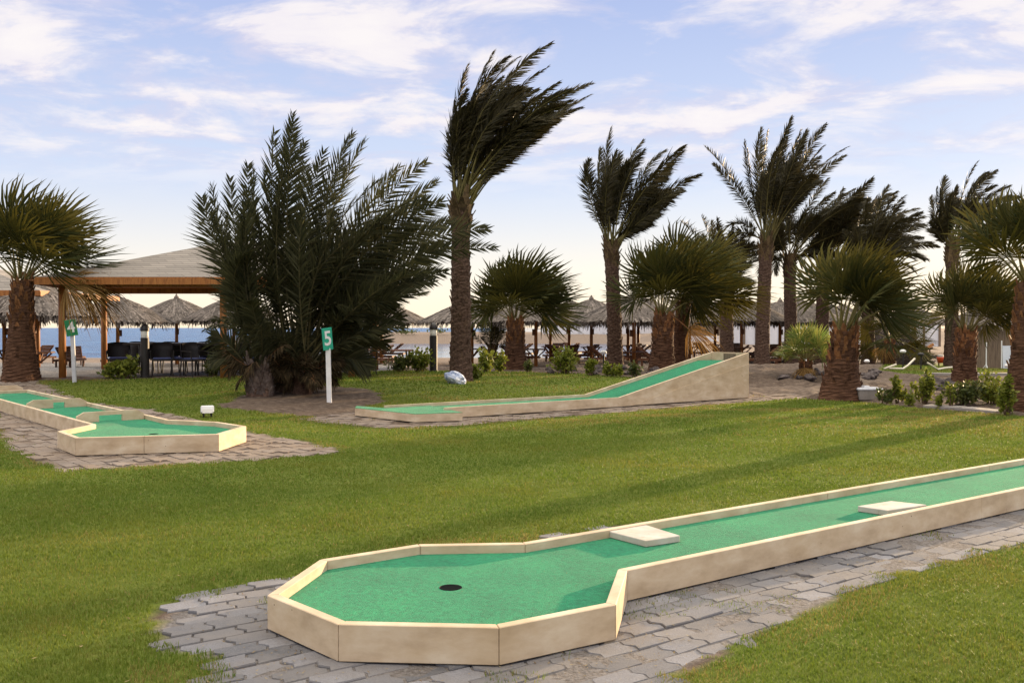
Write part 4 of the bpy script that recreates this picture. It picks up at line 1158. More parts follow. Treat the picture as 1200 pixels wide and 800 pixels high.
LG = [(58, 426, 150, 'slatted sun lounger right of the left fan palm trunk, nearest the palm'), (72, 431, 95, 'slatted sun lounger behind the left pavilion post, back towards the viewer'),
      (86, 428, 110, 'slatted sun lounger behind the number 4 sign post'), (118, 431, 20, 'slatted sun lounger with long raised back between the number 4 sign and the dining chairs'),
      (462, 425, 170, 'slatted sun lounger by the picnic table right of the bushy palm'), (474, 421, 175, 'slatted sun lounger nearest the water right of the bushy palm'),
      (562, 428, 15, 'reddish sun lounger just right of the tallest palm trunk'), (588, 427, 30, 'sun lounger behind the young feathery palm'),
      (625, 421, 160, 'sun lounger beside the short stepped fan palm, under the thick umbrella post'), (640, 424, 30, 'sun lounger behind the low shrub right of the short stepped fan palm'),
      (655, 421, 100, 'sun lounger seen end on in front of the white wall'), (673, 426, 105, 'sun lounger with raised back above the low shrubs, left of the slim lone palm'),
      (688, 428, 20, 'long sun lounger directly left of the slim lone palm'), (702, 424, 150, 'sun lounger half behind the slim lone palm trunk'),
      (738, 424, 10, 'sun lounger just right of the slim lone palm trunk'), (752, 421, 150, 'sun lounger under the broad umbrella right of the slim lone palm'),
      (745, 429, 15, 'sun lounger nearest the lawn between the slim lone palm and the broad dark trunk'), (765, 425, 165, 'sun lounger beside the broad dark fan palm trunk'),
      (815, 420, 30, 'sun lounger above the ramp, left of the grey trunk'), (832, 417, 10, 'sun lounger directly left of the grey trunk behind the ramp end'),
      (865, 421, 95, 'sun lounger between the grey trunk and the two-fronded tall palm'), (880, 425, 160, 'sun lounger at the top corner of the ramp'),
      (910, 424, 100, 'sun lounger right of the two-fronded tall palm trunk'), (916, 418, 20, 'far sun lounger behind the pair of tall trunks'), (915, 430, 170, 'sun lounger nearest the rocks right of the two-fronded palm'),
      (1062, 413, 15, 'sun lounger beneath the rightmost umbrella'), (1085, 412, 160, 'sun lounger by the toppled umbrella'), (955, 416, 60, 'sun lounger behind the bright young palm'),
      (935, 421, 20, 'sun lounger left of the bright young palm behind the rock border'), (848, 424, 15, 'sun lounger half behind the grey trunk at the ramp end'), (900, 421, 150, 'sun lounger behind the two-fronded palm trunk'), (660, 419, 20, 'far sun lounger nearest the water before the white wall'), (680, 420, 160, 'far sun lounger left of the slim lone palm, nearest the water'), (968, 420, 165, 'sun lounger between the bright young palm and the thick-based palm')]
proto = lounger()
for i, (px, py, rz, lab) in enumerate(LG):
    o = proto if i == 0 else copy_tree(proto)
    Yd = 1925 / (py - 384)
    p = gx(px, Yd); o.location = p; o.rotation_euler = (0, 0, math.radians(rz)); o['label'] = lab

# ------------------------------------------------------------------ dining set under the pavilion
def chair():
    root = thing('rattan_chair', 'x', 'chair', (0, 0, 0), 0, 'dark rattan dining chairs under the pavilion')
    mb = MB(); mb.box((0, 0, .44), (.50, .48, .05)); mb.build('seat', M['dark'], root)
    mb = MB(); pts = 9
    for lay in (0, 1): pass
    vs = []
    for k in range(pts):
        a = math.radians(-70 + 140 * k / (pts - 1))
        for (z, o_) in ((.50, 0), (.72, .03), (.86 + .05 * math.cos(a), .05)):
            for th in (0, .03): vs.append((math.sin(a) * (.27 + th), .02 + math.cos(a) * (.24 + th) + o_, z))
    fs = []
    for k in range(pts - 1):
        for j in range(2):
            for th in (0, 1):
                q = [k * 6 + j * 2 + th, (k + 1) * 6 + j * 2 + th, (k + 1) * 6 + (j + 1) * 2 + th, k * 6 + (j + 1) * 2 + th]
                fs.append(q if th else q[::-1])
        fs.append([k * 6 + 4, k * 6 + 5, (k + 1) * 6 + 5, (k + 1) * 6 + 4])
    mb.add(vs, fs); mb.build('backrest', M['dark'], root, smooth=True)
    for s_ in (-1, 1):
        mb = MB(); mb.tube([(s_ * .27, -.22, .44), (s_ * .28, -.22, .66), (s_ * .28, .0, .68), (s_ * .27, .16, .68)], .018, 8); mb.build('armrest', M['dark'], root)
        for y in (-.2, .2):
            mb = MB(); mb.tube([(s_ * .23, y, .43), (s_ * .25, y * 1.15, 0)], [.02, .017], 8); mb.build('leg', M['dark'], root)
    mb = MB(); mb.box((0, -.01, .485), (.44, .42, .04)); mb.build('cushion', M['cushion'], root, bevel=.012)
    return root
CH = [(139, 24.0, 20, 'dark rattan armchair standing alone at the left end of the dining table'), (176, 25.0, 190, 'dark rattan chair hidden behind the pavilion bollard'),
      (190, 23.6, 20, 'dark rattan chair just right of the pavilion bollard'), (205, 25.4, 170, 'round-backed dark rattan chair tucked at the far side of the table'),
      (227, 23.4, 60, 'dark rattan chair with blue cushion turned sideways left of the middle pavilion post'), (245, 25.4, 185, 'dark rattan chair behind the table next to the middle pavilion post'),
      (288, 23.8, -10, 'dark rattan chair beside the bushy palm under the pavilion'), (310, 25.4, 170, 'dark rattan chair mostly hidden behind the bushy palm'),
      (426, 24.3, 150, 'dark rattan chair right of the right pavilion post'), (398, 24.8, 20, 'dark rattan chair between the number 5 sign and the right pavilion post'),
      (216, 23.9, -25, 'dark rattan chair on the near side of the long table, midway along it'), (166, 25.6, 175, 'dark rattan chair at the far side of the table left of the bollard')]
proto = chair()
for i, (px, Yd, rz, lab) in enumerate(CH):
    o = proto if i == 0 else copy_tree(proto)
    o.location = gx(px, Yd); o.rotation_euler = (0, 0, math.radians(rz)); o['label'] = lab; o.scale = (.97, .97, .94)
for (p0_, p1_, Yd, lab) in ((152, 272, 24.6, 'long dark dining table under the pavilion between the bollard and the middle post'), (283, 345, 24.6, 'dark dining table half behind the bushy palm'), (380, 415, 25.4, 'dark dining table at the right end of the pavilion')):
    a, b_ = gx(p0_, Yd), gx(p1_, Yd); c = (a + b_) / 2; L_ = (b_ - a).length
    root = thing('dining_table', lab, 'table', c, 0, 'dark dining tables under the pavilion')
    mb = MB(); mb.box((0, 0, .80), (L_, .9, .05)); mb.build('table_top', M['darktable'], root)
    for sx in (-1, 1):
        for sy in (-1, 1):
            mb = MB(); mb.beam((sx * (L_ / 2 - .5), sy * .1, .77), (sx * (L_ / 2 - .15), sy * .35, 0), .07, .07); mb.build('leg', M['darktable'], root)
a = gx(457, 31); root = thing('picnic_table', 'brown wooden picnic table with benches right of the bushy palm', 'table', a, .2)
mb = MB(); mb.box((0, 0, .74), (1.5, .75, .05)); mb.build('table_top', M['brownwood'], root)
for s_ in (-1, 1):
    mb = MB(); mb.box((0, s_ * .7, .44), (1.5, .26, .045)); mb.build('bench', M['brownwood'], root)
    mb = MB(); mb.beam((s_ * .55, -.6, .02), (s_ * .55, .25, .71), .05, .09); mb.beam((s_ * .61, .6, .02), (s_ * .61, -.25, .71), .05, .09); mb.beam((s_ * .50, -.75, .38), (s_ * .50, .75, .38), .04, .09); mb.build('leg_frame', M['brownwood'], root)

# ------------------------------------------------------------------ bollards, signs, lights
def bollard(px, py, H, r, lab):
    p = ong(px, py); root = thing('bollard_light', lab, 'bollard light', p, 0, 'black bollard lights')
    mb = MB(); mb.lathe([(0.001, 0), (r * 1.15, 0), (r * 1.15, .03), (r, .04), (r, H * .735), (.001, H * .735)], 28); mb.build('post', M['black'], root, smooth=False)
    mb = MB(); mb.lathe([(r * .80, H * .735), (r * .92, H * .77), (r * .92, H * .868), (.001, H * .868)], 28); mb.build('lamp_glass', M['lamp_glass'], root, smooth=False)
    mb = MB(); mb.lathe([(.001, H * .862), (r * 1.08, H * .862), (r * 1.08, H * .875), (r * 1.02, H * .915), (r * .82, H * .955), (r * .5, H * .985), (.001, H)], 28); mb.build('dome_cap', M['black'], root, smooth=True)
    return root
p = ong(170, 442); bollard(170, 442, 63 * p.y / F, 4.9 * p.y / F, 'black bollard light with dome cap in front of the pavilion tables')
p = ong(508, 435); bollard(508, 435, 57 * p.y / F, 4.6 * p.y / F, 'black bollard light with dome cap beside the trunk of the tallest palm')


def text_mesh(ch, size, mat, name, parent, mtx):
    cu = bpy.data.curves.new('glyph', 'FONT'); cu.body = ch; cu.size = size; cu.align_x = 'CENTER'; cu.align_y = 'CENTER'; cu.extrude = .002; cu.offset = .006
    ob = bpy.data.objects.new('glyph', cu); COL.objects.link(ob)
    bpy.context.view_layer.update()
    me = bpy.data.meshes.new_from_object(ob.evaluated_get(bpy.context.evaluated_depsgraph_get()))
    bpy.data.objects.remove(ob)
    me.materials.clear(); me.materials.append(mat); me.name = name
    o = bpy.data.objects.new(name, me); COL.objects.link(o); o.parent = parent; o.matrix_local = mtx
    return o


def sign(px, py, toppx, toppy, ptop, pw, ph, rz, roll, ch, mat, lab, postmat):
    p = ong(px, py); root = thing('number_sign', lab, 'sign', p, 0, 'numbered minigolf signs')
    k = p.y / F; H = (py - ptop) * k; lean = (toppx - px) * k
    mb = MB(); mb.beam((0, 0, -.03), (lean * .9, 0, H), .09, .05, up=Vector((0, 1, 0))); mb.build('post', postmat, root, bevel=.004)
    zc = (py - toppy) * k
    Mx = Matrix.Translation((lean, -.05, zc)) @ Matrix.Rotation(rz, 4, 'Z') @ Matrix.Rotation(roll, 4, 'Y')
    mb = MB(); mb.box((0, 0, 0), (pw, .018, ph)); o = mb.build('panel', mat, root, bevel=.004); o.matrix_local = Mx
    text_mesh(ch, ph * .92, M['white'], 'numeral', o, Matrix.Translation((0, -.0115, 0)) @ Matrix.Rotation(PI / 2, 4, 'X'))
    return root
sign(87.5, 448, 85, 384, 392, .25, .38, .35, math.radians(-9), '4', M['greensign'], 'green number 4 sign on a grey post beside the left pavilion post', pm('grey_sign_post', [(.42, .42, .45), (.55, .55, .58)], 5, .6, .1))
sign(386, 472, 384.5, 397, 408, .24, .42, math.radians(52), math.radians(-6), '5', M['tealsign'], 'teal number 5 sign on a white post before the bushy palm', M['white'])

p = ong(243, 489); root = thing('floodlight', 'small white floodlight box on the grass behind the left minigolf lane', 'lamp', p, .35)
mb = MB(); mb.box((0, 0, .13), (.21, .14, .12), Matrix.Rotation(-.25, 3, 'X')); mb.build('housing', M['white'], root, bevel=.015)
mb = MB(); mb.box((0, -.078, .115), (.16, .012, .075), Matrix.Rotation(-.25, 3, 'X')); mb.build('lamp_glass', M['lamp_glass'], root)
mb = MB(); mb.beam((-.06, 0, .0), (-.06, 0, .09), .03, .03); mb.beam((.06, 0, 0), (.06, 0, .09), .03, .03); mb.build('bracket', M['black'], root)


def rock(name, p, size, seed, mat, lab, cat='rock', group=None, sub=3, amp=.28, rot=0):
    bm = bmesh.new(); bmesh.ops.create_icosphere(bm, subdivisions=sub, radius=1)
    for v in bm.verts:
        c = v.co * 1.1 + Vector((seed * 3.1, seed * 1.7, 0))
        v.co *= 1 + amp * mnoise.noise(c) + amp * .45 * mnoise.noise(c * 3)
        v.co = Vector((v.co.x * size[0], v.co.y * size[1], v.co.z * size[2]))
    me = bpy.data.meshes.new(name); bm.to_mesh(me); bm.free(); me.materials.append(mat)
    o = bpy.data.objects.new(name, me); COL.objects.link(o); o.location = p + Vector((0, 0, size[2] * .55)); o.rotation_euler = (0, rot, seed)
    return tag(o, lab, cat, group)
rock('painted_stone', gx(534, ong(540, 446).y - .62), (.25, .18, .165), 3, M['bluestone'], 'blue and white stone leaning at the foot of the tallest palm', 'stone', None, 3, .62, .45).rotation_euler = (0, .5, 0)
p = ong(1016, 468); root = thing('stone_block', 'pale block with uneven whitish top on the bare bank right of the thick-based palm', 'stone block', p)
k = p.y / F
mb = MB(); mb.box((0, 0, 6 * k), (26 * k, .4, 12 * k), None, 0, 1.05); mb.build('body', M['concrete'], root, bevel=.012)
mb = MB(); mb.box((0, 0, 13.2 * k), (30 * k, .46, 2.4 * k), None, 0, .9); mb.box((-2 * k, 0, 15.4 * k), (9 * k, .25, 2 * k), None, 0, .6); mb.build('top_slab', M['wallwhite'], root, bevel=.008)

# rocks along the beds
ROCKS = []
rr = random.Random(12)
for i in range(34):
    px = rr.uniform(880, 1115); py = 422 + rr.uniform(-2, 4) + (px - 880) * -.004
    ROCKS.append((px, py, rr.uniform(.10, .24), 'dark rough rock in the stone border between the bank and the beach'))
for i in range(16):
    px = rr.choice([rr.uniform(900, 970), rr.uniform(950, 975), rr.uniform(1010, 1028)]); py = 441 + rr.uniform(-4, 5)
    ROCKS.append((px, py, rr.uniform(.07, .19), 'dark stone lying on the bare bank around the bright young palm'))
for i in range(9):
    px = rr.uniform(1095, 1122); py = rr.uniform(449, 458)
    ROCKS.append((px, py, rr.uniform(.12, .22), 'grey stone heaped left of the orange-stubbed fan palm'))
for i in range(14):
    px = rr.uniform(1100, 1215); py = 421 + rr.uniform(-2, 2)
    ROCKS.append((px, py, rr.uniform(.18, .34), 'rock along the far edge of the small back lawn'))
for i in range(30):
    px = rr.uniform(640, 800); py = 437 + rr.uniform(-4, 3)
    ROCKS.append((px, py, rr.uniform(.06, .14), 'small stone in the soil bed behind the ramp lane'))
for i, (px, py, sz, lab) in enumerate(ROCKS):
    rock('rock', ong(px, py), (sz * rr.uniform(.8, 1.4), sz * .9, sz * rr.uniform(.5, .8)), i + 1, M['rock'], lab, 'rock', lab.replace('dark ', '').replace('grey ', '') + 's', 3, .55)
for i in range(5):
    px = 274 + i * 8; rock('boulder', gx(px, 60) + Vector((0, 0, -.1)), (.9, .8, [.5, .7, 1.1, 1.0, .8][i]), 60 + i, M['rock'], 'brown boulder of the small rock jetty seen behind the bushy palm', 'rock', 'boulders of the rock jetty', 2)

# ------------------------------------------------------------------ shrubs
def shrub(px, py, w, h, n, lab, mat='shrub', leaf=.07, name='shrub', upright=False, group='low shrubs', seed=0):
    p = ong(px, py); k = p.y / F; W, H = w * k, h * k * (1.3 if py > 400 else 1)
    root = thing(name, lab, 'shrub', p, 0, group)
    R = np.random.default_rng(seed + int(px)); mb = MB(); st = MB()
    ns = max(5, int(w / 3)); cl = []
    for i in range(ns):
        a = R.uniform(0, 2 * PI); r = math.sqrt(R.random()) * W / 2
        hh = H * R.uniform(.55, 1.05) * (1 - .35 * (r / (W / 2)) ** 2)
        q = np.array([math.cos(a) * r, math.sin(a) * r * .7, hh]); s0 = q * np.array([.35, .35, 0])
        st.tube([Vector(s0), Vector((s0 + q) / 2 + R.normal(0, .03, 3)), Vector(q)], [.012, .009, .004], 5, 0, False)
        cl.append((s0, q))
    s_i = R.integers(0, ns, n); t = R.uniform(.18, 1.05, n) ** .8
    S0 = np.array([c[0] for c in cl])[s_i]; Q = np.array([c[1] for c in cl])[s_i]
    sp = .09 if upright else .16
    P = S0 + (Q - S0) * t[:, None] + R.normal(0, 1, (n, 3)) * np.array([W, W, H * .7]) * sp * .55
    P[:, 2] = np.maximum(P[:, 2], .02)
    d = vn(R.normal(0, 1, (n, 3)) + np.array([0, 0, .7])); s2 = vn(np.cross(d, R.normal(0, 1, (n, 3))))
    l = leaf * R.uniform(.6, 1.3, (n, 1)); wv = s2 * l * .28
    vs = np.stack([P, P + d * l * .5 - wv, P + d * l, P + d * l * .5 + wv], 1).reshape(-1, 3); i4 = np.arange(n) * 4
    mb.add(vs, np.stack([i4, i4 + 1, i4 + 2, i4 + 3], -1))
    mb.build('foliage', M[mat], root); st.build('stem', M['twig'], root)
    return root
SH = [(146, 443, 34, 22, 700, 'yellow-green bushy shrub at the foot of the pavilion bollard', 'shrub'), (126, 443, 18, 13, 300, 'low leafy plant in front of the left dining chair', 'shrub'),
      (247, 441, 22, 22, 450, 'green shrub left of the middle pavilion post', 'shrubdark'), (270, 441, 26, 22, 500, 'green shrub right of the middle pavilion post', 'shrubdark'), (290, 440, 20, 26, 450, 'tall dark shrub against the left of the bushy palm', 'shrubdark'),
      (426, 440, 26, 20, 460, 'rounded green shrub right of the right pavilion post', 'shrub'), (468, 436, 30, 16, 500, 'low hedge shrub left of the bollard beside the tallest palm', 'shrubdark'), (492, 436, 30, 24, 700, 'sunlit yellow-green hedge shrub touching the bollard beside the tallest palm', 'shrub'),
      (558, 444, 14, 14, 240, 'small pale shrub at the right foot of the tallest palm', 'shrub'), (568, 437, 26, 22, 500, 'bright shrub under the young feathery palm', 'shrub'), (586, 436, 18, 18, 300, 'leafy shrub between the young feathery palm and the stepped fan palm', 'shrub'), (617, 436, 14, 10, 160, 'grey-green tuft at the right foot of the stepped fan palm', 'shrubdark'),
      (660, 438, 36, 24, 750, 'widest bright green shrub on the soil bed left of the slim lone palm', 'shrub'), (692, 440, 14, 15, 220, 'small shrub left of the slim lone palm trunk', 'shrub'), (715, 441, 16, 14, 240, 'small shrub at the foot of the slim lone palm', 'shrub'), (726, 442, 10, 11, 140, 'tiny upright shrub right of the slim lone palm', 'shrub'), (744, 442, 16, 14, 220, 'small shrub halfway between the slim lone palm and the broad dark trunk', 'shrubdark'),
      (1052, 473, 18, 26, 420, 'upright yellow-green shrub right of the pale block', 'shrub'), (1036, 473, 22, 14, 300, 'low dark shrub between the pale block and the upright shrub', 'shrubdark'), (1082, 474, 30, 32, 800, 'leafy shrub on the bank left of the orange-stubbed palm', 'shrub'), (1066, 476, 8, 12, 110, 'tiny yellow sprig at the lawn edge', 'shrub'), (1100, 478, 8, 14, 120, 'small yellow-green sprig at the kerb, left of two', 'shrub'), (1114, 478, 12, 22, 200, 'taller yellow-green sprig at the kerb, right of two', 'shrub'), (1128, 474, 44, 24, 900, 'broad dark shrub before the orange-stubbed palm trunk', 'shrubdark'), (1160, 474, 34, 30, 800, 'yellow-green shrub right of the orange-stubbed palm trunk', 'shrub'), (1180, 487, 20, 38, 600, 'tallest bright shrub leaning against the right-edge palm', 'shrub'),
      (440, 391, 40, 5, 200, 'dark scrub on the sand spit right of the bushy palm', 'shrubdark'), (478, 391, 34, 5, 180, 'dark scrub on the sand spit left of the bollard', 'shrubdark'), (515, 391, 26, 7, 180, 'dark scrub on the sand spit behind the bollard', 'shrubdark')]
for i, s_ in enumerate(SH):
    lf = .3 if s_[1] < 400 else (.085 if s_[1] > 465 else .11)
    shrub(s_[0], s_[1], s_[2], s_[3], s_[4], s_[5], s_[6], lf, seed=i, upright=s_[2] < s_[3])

# ------------------------------------------------------------------ things beyond the lawn on the right and far walls
def wall_px(name, lab, cat, p0, p1, Yd, ytop, mat, thick=.25, panels=0, pillar=None):
    a, b_ = gx(p0, Yd), gx(p1, Yd); c = (a + b_) / 2; root = thing(name, lab, cat, c); L_ = (b_ - a).length
    H = at(600, ytop, Yd).z - c.z
    mb = MB(); mb.box((0, 0, H / 2 - .2), (L_, thick, H + .4)); mb.build('wall', mat, root)
    for i in range(panels + 1):
        if panels:
            mb = MB(); mb.box((-L_ / 2 + L_ * i / panels, -thick / 2 - .06, H / 2), (.18, .12, H)); mb.build('pillar', pillar or mat, root)
    return root
wall_px('boundary_wall', 'long white wall on the sand spit behind the middle umbrellas', 'wall', 636, 764, 132, 374, M['wallwhite'], .3, 9)
wall_px('reed_fence', 'brown reed fence between the two stretches of white wall', 'fence', 765, 843, 128, 374, M['reed'], .15, 6)
wall_px('boundary_wall', 'white wall with dark pillars behind the tall date palms', 'wall', 844, 1010, 100, 374, M['wallwhite'], .3, 12, M['reed'])
wall_px('boundary_wall', 'far white wall stretch behind the rightmost umbrella', 'wall', 1045, 1100, 88, 374, M['wallwhite'], .3, 3, M['reed'])
wall_px('low_wall', 'low white parapet before the brown reed fence', 'wall', 766, 842, 120, 394, M['wallwhite'], .3)

a = gx(1172, 37); root = thing('reed_hut', 'brown reed hut with thatched roof behind the right-edge palms', 'hut', a)
mb = MB(); mb.box((0, 0, .95), (3.2, 2.4, 1.9)); mb.build('wall', M['reed'], root)
mb = MB(); vs = [(-1.8, -1.45, 1.85), (1.8, -1.45, 1.85), (1.8, 1.45, 1.85), (-1.8, 1.45, 1.85), (-.6, 0, 2.75), (.6, 0, 2.75)]
mb.add(vs, [(0, 1, 5, 4), (2, 3, 4, 5)]); mb.f.append((np.array([(1, 2, 5), (3, 0, 4)]), 0)); mb.f.append((np.array([(3, 2, 1, 0)]), 0))
rr = random.Random(3)
for i in range(260):
    x = rr.uniform(-1.8, 1.8); z = rr.uniform(1.85, 2.7); y = -1.45 * (1 - (z - 1.85) / .9)
    mb.add([(x - .03, y - .02, z), (x + .03, y - .02, z), (x + .02, y - .16, z - .25), (x - .02, y - .16, z - .25)], [(0, 1, 2, 3)])
mb.build('roof', M['thatch'], root)
a = gx(1156, 34); root = thing('pole_stand', 'slim white pole on a small tripod before the reed hut', 'pole', a); k = a.y / F
mb = MB(); mb.tube([(0, 0, .02), (0, 0, 34 * k)], .022, 8); mb.build('pole', M['white'], root)
for q in range(3):
    an = q * 2.094 + .5; mb = MB(); mb.tube([(0, 0, .28), (math.cos(an) * .16, math.sin(an) * .16, 0)], .012, 6); mb.build('leg', M['white'], root)
a = gx(1183, 33.8); root = thing('canvas_panel', 'plain white canvas panel hung on a post before the reed hut', 'panel', a); k = a.y / F
mb = MB(); vs = [(-7 * k, 0, 3 * k), (7 * k, .01, 4 * k), (10 * k, 0, 30 * k), (-8 * k, 0, 30 * k)]
mb.add(vs + [(x, y + .03, z) for x, y, z in vs], [(0, 1, 2, 3), (7, 6, 5, 4), (0, 4, 5, 1), (1, 5, 6, 2), (2, 6, 7, 3), (3, 7, 4, 0)]); mb.build('canvas', M['panel'], root)
mb = MB(); mb.tube([(-8.8 * k, .015, 0), (-8.8 * k, .015, 36 * k)], .02, 8); mb.build('post', M['white'], root)
a = gx(1102.5, 40); root = thing('litter_bin', 'small red orange bin with white lid on the sand by the toppled umbrella', 'bin', a); k = a.y / F
mb = MB(); mb.lathe([(.001, .25), (3 * k, .25), (4.2 * k, .4), (4.2 * k, 14 * k), (.001, 14 * k)], 16); mb.build('body', M['red'], root, smooth=True)
mb = MB(); mb.lathe([(.001, 14 * k), (3.2 * k, 14 * k), (3.2 * k, 16.4 * k), (.001, 16.8 * k)], 16); mb.build('lid', M['white'], root)
mb = MB(); mb.tube([(0, .17, 0), (0, .17, 12 * k)], .03, 8); mb.build('post', M['brownwood'], root)
for pts, lab in (([(1036, 432), (1050, 427)], 'short straight pale pipe left end of the small back lawn'), ([(1042, 431.5), (1058, 432), (1064, 428), (1072, 420)], 'bent pale pipe arching up from the small back lawn'), ([(1087, 425), (1099, 433), (1108, 431), (1118, 430)], 'bent pale pipe lying beside the orange-stubbed palm')):
    Yp = ong(pts[0][0], 434).y; w0 = [at(a, b_, Yp + i * .2) for i, (a, b_) in enumerate(pts)]
    w0 = [Vector((q.x, q.y, max(q.z, float(gz(q.x, q.y)) + .03))) for q in w0]
    mb = MB(); mb.tube(w0, .032, 8); o = mb.build('pipe', M['pipe'], smooth=True); tag(o, lab, 'pipe', 'pale pipes on the back lawn')
for px, py, lab, h in ((1058, 431, 'dark stake with pale cap, left of two on the small back lawn', .5), (1079, 433, 'dark stake, right of two on the small back lawn', .45), (1181, 444, 'small garden spotlight with white head left of the right-edge palm', .35), (707, 432, 'small garden spotlight with white head left of the slim lone palm', .45), (943, 424, 'small white garden light left of the bright young palm', .2), (1016, 424, 'small white garden light at the foot of the pale grey date palm', .2)):
    p = ong(px, py) if py > 428 else gx(px, 33); root = thing('garden_light', lab, 'garden light', p, 0, 'small garden lights')
    mb = MB(); mb.tube([(0, 0, -.02), (.02, 0, h)], .025, 8); mb.build('stake', M['black'], root)
    mb = MB(); mb.lathe([(.001, h - .02), (.09, h), (.10, h + .05), (.06, h + .09), (.001, h + .1)], 12); mb.build('lamp_head', M['white'] if 'right of two' not in lab else M['black'], root, smooth=True)
# kerbs / narrow path at the lawn edge
def strip(pts, w, h, name, lab):
    mb = MB(); q = [ong(a, b_) for a, b_ in pts]
    for i in range(len(q) - 1): mb.beam(q[i] + Vector((0, 0, h / 2 - .03)), q[i + 1] + Vector((0, 0, h / 2 - .03)), w, h)
    tag(mb.build(name, M['concrete'], bevel=.01), lab, None, None, 'structure')
strip([(1085, 476.5), (1130, 479), (1176, 484)], .35, .07, 'path', 'narrow concrete strip at the lawn edge')
strip([(1086, 440), (1120, 440.5), (1160, 440), (1230, 440)], .3, .12, 'kerb', 'pale kerb of the small back lawn')

# ------------------------------------------------------------------ sea
m, nt, b = new_mat('sea_water'); L = nt.links.new
tc = N(nt, 'ShaderNodeTexCoord'); mp = N(nt, 'ShaderNodeMapping'); mp.inputs['Scale'].default_value = (.5, 1.6, 1)
L(tc.outputs['Object'], mp.inputs['Vector'])
w1 = N(nt, 'ShaderNodeTexNoise', i_Scale=.45, i_Detail=8, i_Roughness=.62); L(mp.outputs[0], w1.inputs['Vector'])
r = ramp(nt, [(.38, (.004, .035, .12)), (.52, (.015, .085, .23)), (.64, (.06, .18, .36))]); L(w1.outputs['Fac'], r.inputs['Fac']); L(r.outputs['Color'], b.inputs['Base Color'])
b.inputs['Roughness'].default_value = .3; b.inputs['IOR'].default_value = 1.33; b.inputs['Specular IOR Level'].default_value = .4
spx = N(nt, 'ShaderNodeSeparateXYZ'); L(tc.outputs['Object'], spx.inputs[0])
calm = N(nt, 'ShaderNodeMapRange', interpolation_type='SMOOTHSTEP'); calm.inputs['From Min'].default_value = -26; calm.inputs['From Max'].default_value = -14; calm.inputs['To Min'].default_value = 1; calm.inputs['To Max'].default_value = .03; L(spx.outputs['X'], calm.inputs['Value'])
bp = N(nt, 'ShaderNodeBump', i_Strength=1.0, i_Distance=.9); L(w1.outputs['Fac'], bp.inputs['Height']); L(calm.outputs[0], bp.inputs['Strength']); cr = N(nt, 'ShaderNodeMath', operation='MULTIPLY_ADD'); L(calm.outputs[0], cr.inputs[0]); cr.inputs[1].default_value = .2; cr.inputs[2].default_value = .1; L(cr.outputs[0], b.inputs['Roughness']); L(bp.outputs['Normal'], b.inputs['Normal'])
mb = MB(); mb.add([(-9000, 54, -.62), (9000, 54, -.62), (9000, 16000, -.62), (-9000, 16000, -.62)], [(0, 1, 2, 3)])
tag(mb.build('sea', m), 'blue sea', None, None, 'structure')

# ------------------------------------------------------------------ sky, sun, camera
w = bpy.data.worlds.new('World'); S.world = w; w.use_nodes = True
nt = w.node_tree; L = nt.links.new; bg = nt.nodes['Background']
sky = N(nt, 'ShaderNodeTexSky', sky_type='NISHITA'); sky.sun_disc = False
sky.sun_elevation = SUN_EL; sky.sun_rotation = SUN_AZ; sky.air_density = 1.0; sky.dust_density = .6; sky.ozone_density = 1.5
tc = N(nt, 'ShaderNodeTexCoord'); sp = N(nt, 'ShaderNodeSeparateXYZ'); L(tc.outputs['Generated'], sp.inputs[0])
def MA(op, a, b_=None, c=None):
    n = N(nt, 'ShaderNodeMath', operation=op)
    for i, v in enumerate((a, b_, c)):
        if v is None: continue
        if isinstance(v, (int, float)): n.inputs[i].default_value = v
        else: L(v, n.inputs[i])
    return n.outputs[0]
z = MA('MAXIMUM', sp.outputs['Z'], 0.0)
den = MA('ADD', z, .14)
cx = MA('DIVIDE', sp.outputs['X'], den); cy = MA('DIVIDE', sp.outputs['Y'], den)
cb = N(nt, 'ShaderNodeCombineXYZ'); L(cx, cb.inputs[0]); L(cy, cb.inputs[1])
mp = N(nt, 'ShaderNodeMapping'); mp.inputs['Scale'].default_value = (1.0, 1.25, 1); mp.inputs['Rotation'].default_value = (0, 0, -.25); mp.inputs['Location'].default_value = (3.1, .4, 0)
L(cb.outputs[0], mp.inputs['Vector'])
cn = N(nt, 'ShaderNodeTexNoise', i_Scale=2.1, i_Detail=11, i_Roughness=.62, i_Distortion=.4); L(mp.outputs[0], cn.inputs['Vector'])
cmask = ramp(nt, [(.42, (0, 0, 0)), (.59, (1, 1, 1))]); L(cn.outputs['Fac'], cmask.inputs['Fac'])
fade = N(nt, 'ShaderNodeMapRange', interpolation_type='SMOOTHSTEP'); fade.inputs['From Min'].default_value = .12; fade.inputs['From Max'].default_value = .20; L(z, fade.inputs['Value'])
cm = MA('MULTIPLY', MA('MULTIPLY', cmask.outputs['Color'], fade.outputs[0]), .85)
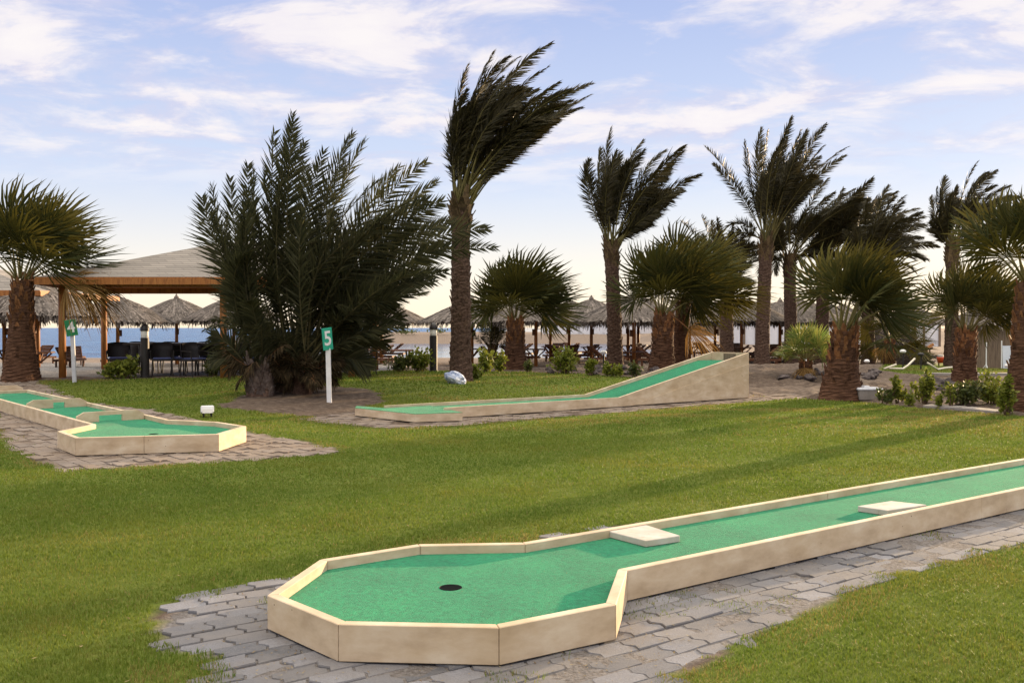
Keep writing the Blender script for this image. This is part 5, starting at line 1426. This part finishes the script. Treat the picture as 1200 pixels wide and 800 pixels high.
# clear air: pale gradient laid over the physical sky
gr = ramp(nt, [(0, (14.2, 11.8, 8.8)), (.06, (11.8, 11.0, 10.0)), (.15, (7.9, 8.9, 11.2)), (.34, (5.0, 6.1, 9.8)), (1, (3.8, 5.4, 9.4))]); L(z, gr.inputs['Fac'])
m1 = N(nt, 'ShaderNodeMix', data_type='RGBA'); m1.inputs[0].default_value = .82; L(sky.outputs[0], m1.inputs[6]); L(gr.outputs['Color'], m1.inputs[7])
m2 = N(nt, 'ShaderNodeMix', data_type='RGBA'); L(cm, m2.inputs[0]); L(m1.outputs[2], m2.inputs[6]); ccol = ramp(nt, [(.50, (7.2, 7.0, 8.6)), (.58, (9.9, 9.2, 9.3)), (.70, (10.6, 9.9, 9.5))])
cn2 = N(nt, 'ShaderNodeTexNoise', i_Scale=4.2, i_Detail=8, i_Roughness=.6); L(mp.outputs[0], cn2.inputs['Vector'])
cav = MA('MULTIPLY_ADD', cn2.outputs['Fac'], .45, MA('MULTIPLY', cn.outputs['Fac'], .62)); L(cav, ccol.inputs['Fac']); L(ccol.outputs['Color'], m2.inputs[7])
# unseen bright warm zenith added above the picture as fill light for the lawn
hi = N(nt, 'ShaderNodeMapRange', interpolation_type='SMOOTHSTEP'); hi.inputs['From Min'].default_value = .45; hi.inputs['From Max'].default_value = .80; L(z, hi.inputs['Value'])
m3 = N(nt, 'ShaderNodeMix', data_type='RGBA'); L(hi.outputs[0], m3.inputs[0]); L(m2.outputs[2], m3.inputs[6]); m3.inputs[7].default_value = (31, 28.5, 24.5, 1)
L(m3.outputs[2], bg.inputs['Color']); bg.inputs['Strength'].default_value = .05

sd = Vector((math.sin(SUN_AZ) * math.cos(SUN_EL), math.cos(SUN_AZ) * math.cos(SUN_EL), math.sin(SUN_EL)))
li = bpy.data.lights.new('sun', 'SUN'); li.energy = 5.0; li.angle = math.radians(.8); li.color = (1.0, .72, .42)
lo = bpy.data.objects.new('sun', li); COL.objects.link(lo); lo.rotation_euler = sd.to_track_quat('Z', 'Y').to_euler(); lo.location = (0, 0, 30)

cam = bpy.data.cameras.new('camera'); cam.sensor_width = 36; cam.lens = 36 * F / 1200; cam.clip_end = 30000; cam.clip_start = .05
co = bpy.data.objects.new('camera', cam); COL.objects.link(co); co.location = (0, 0, CAMZ); co.rotation_euler = (PI / 2 - PITCH, 0, 0)
S.camera = co
vs_ = S.view_settings; vs_.view_transform = 'Standard'; vs_.look = 'None'; vs_.exposure = 1.0; vs_.gamma = 1.0; vs_.use_curve_mapping = False
S.cycles.use_denoising = True; S.cycles.denoiser = 'OPENIMAGEDENOISE'
S.cycles.max_bounces = 6; S.cycles.diffuse_bounces = 3; S.cycles.transmission_bounces = 3; S.cycles.caustics_reflective = False; S.cycles.caustics_refractive = False
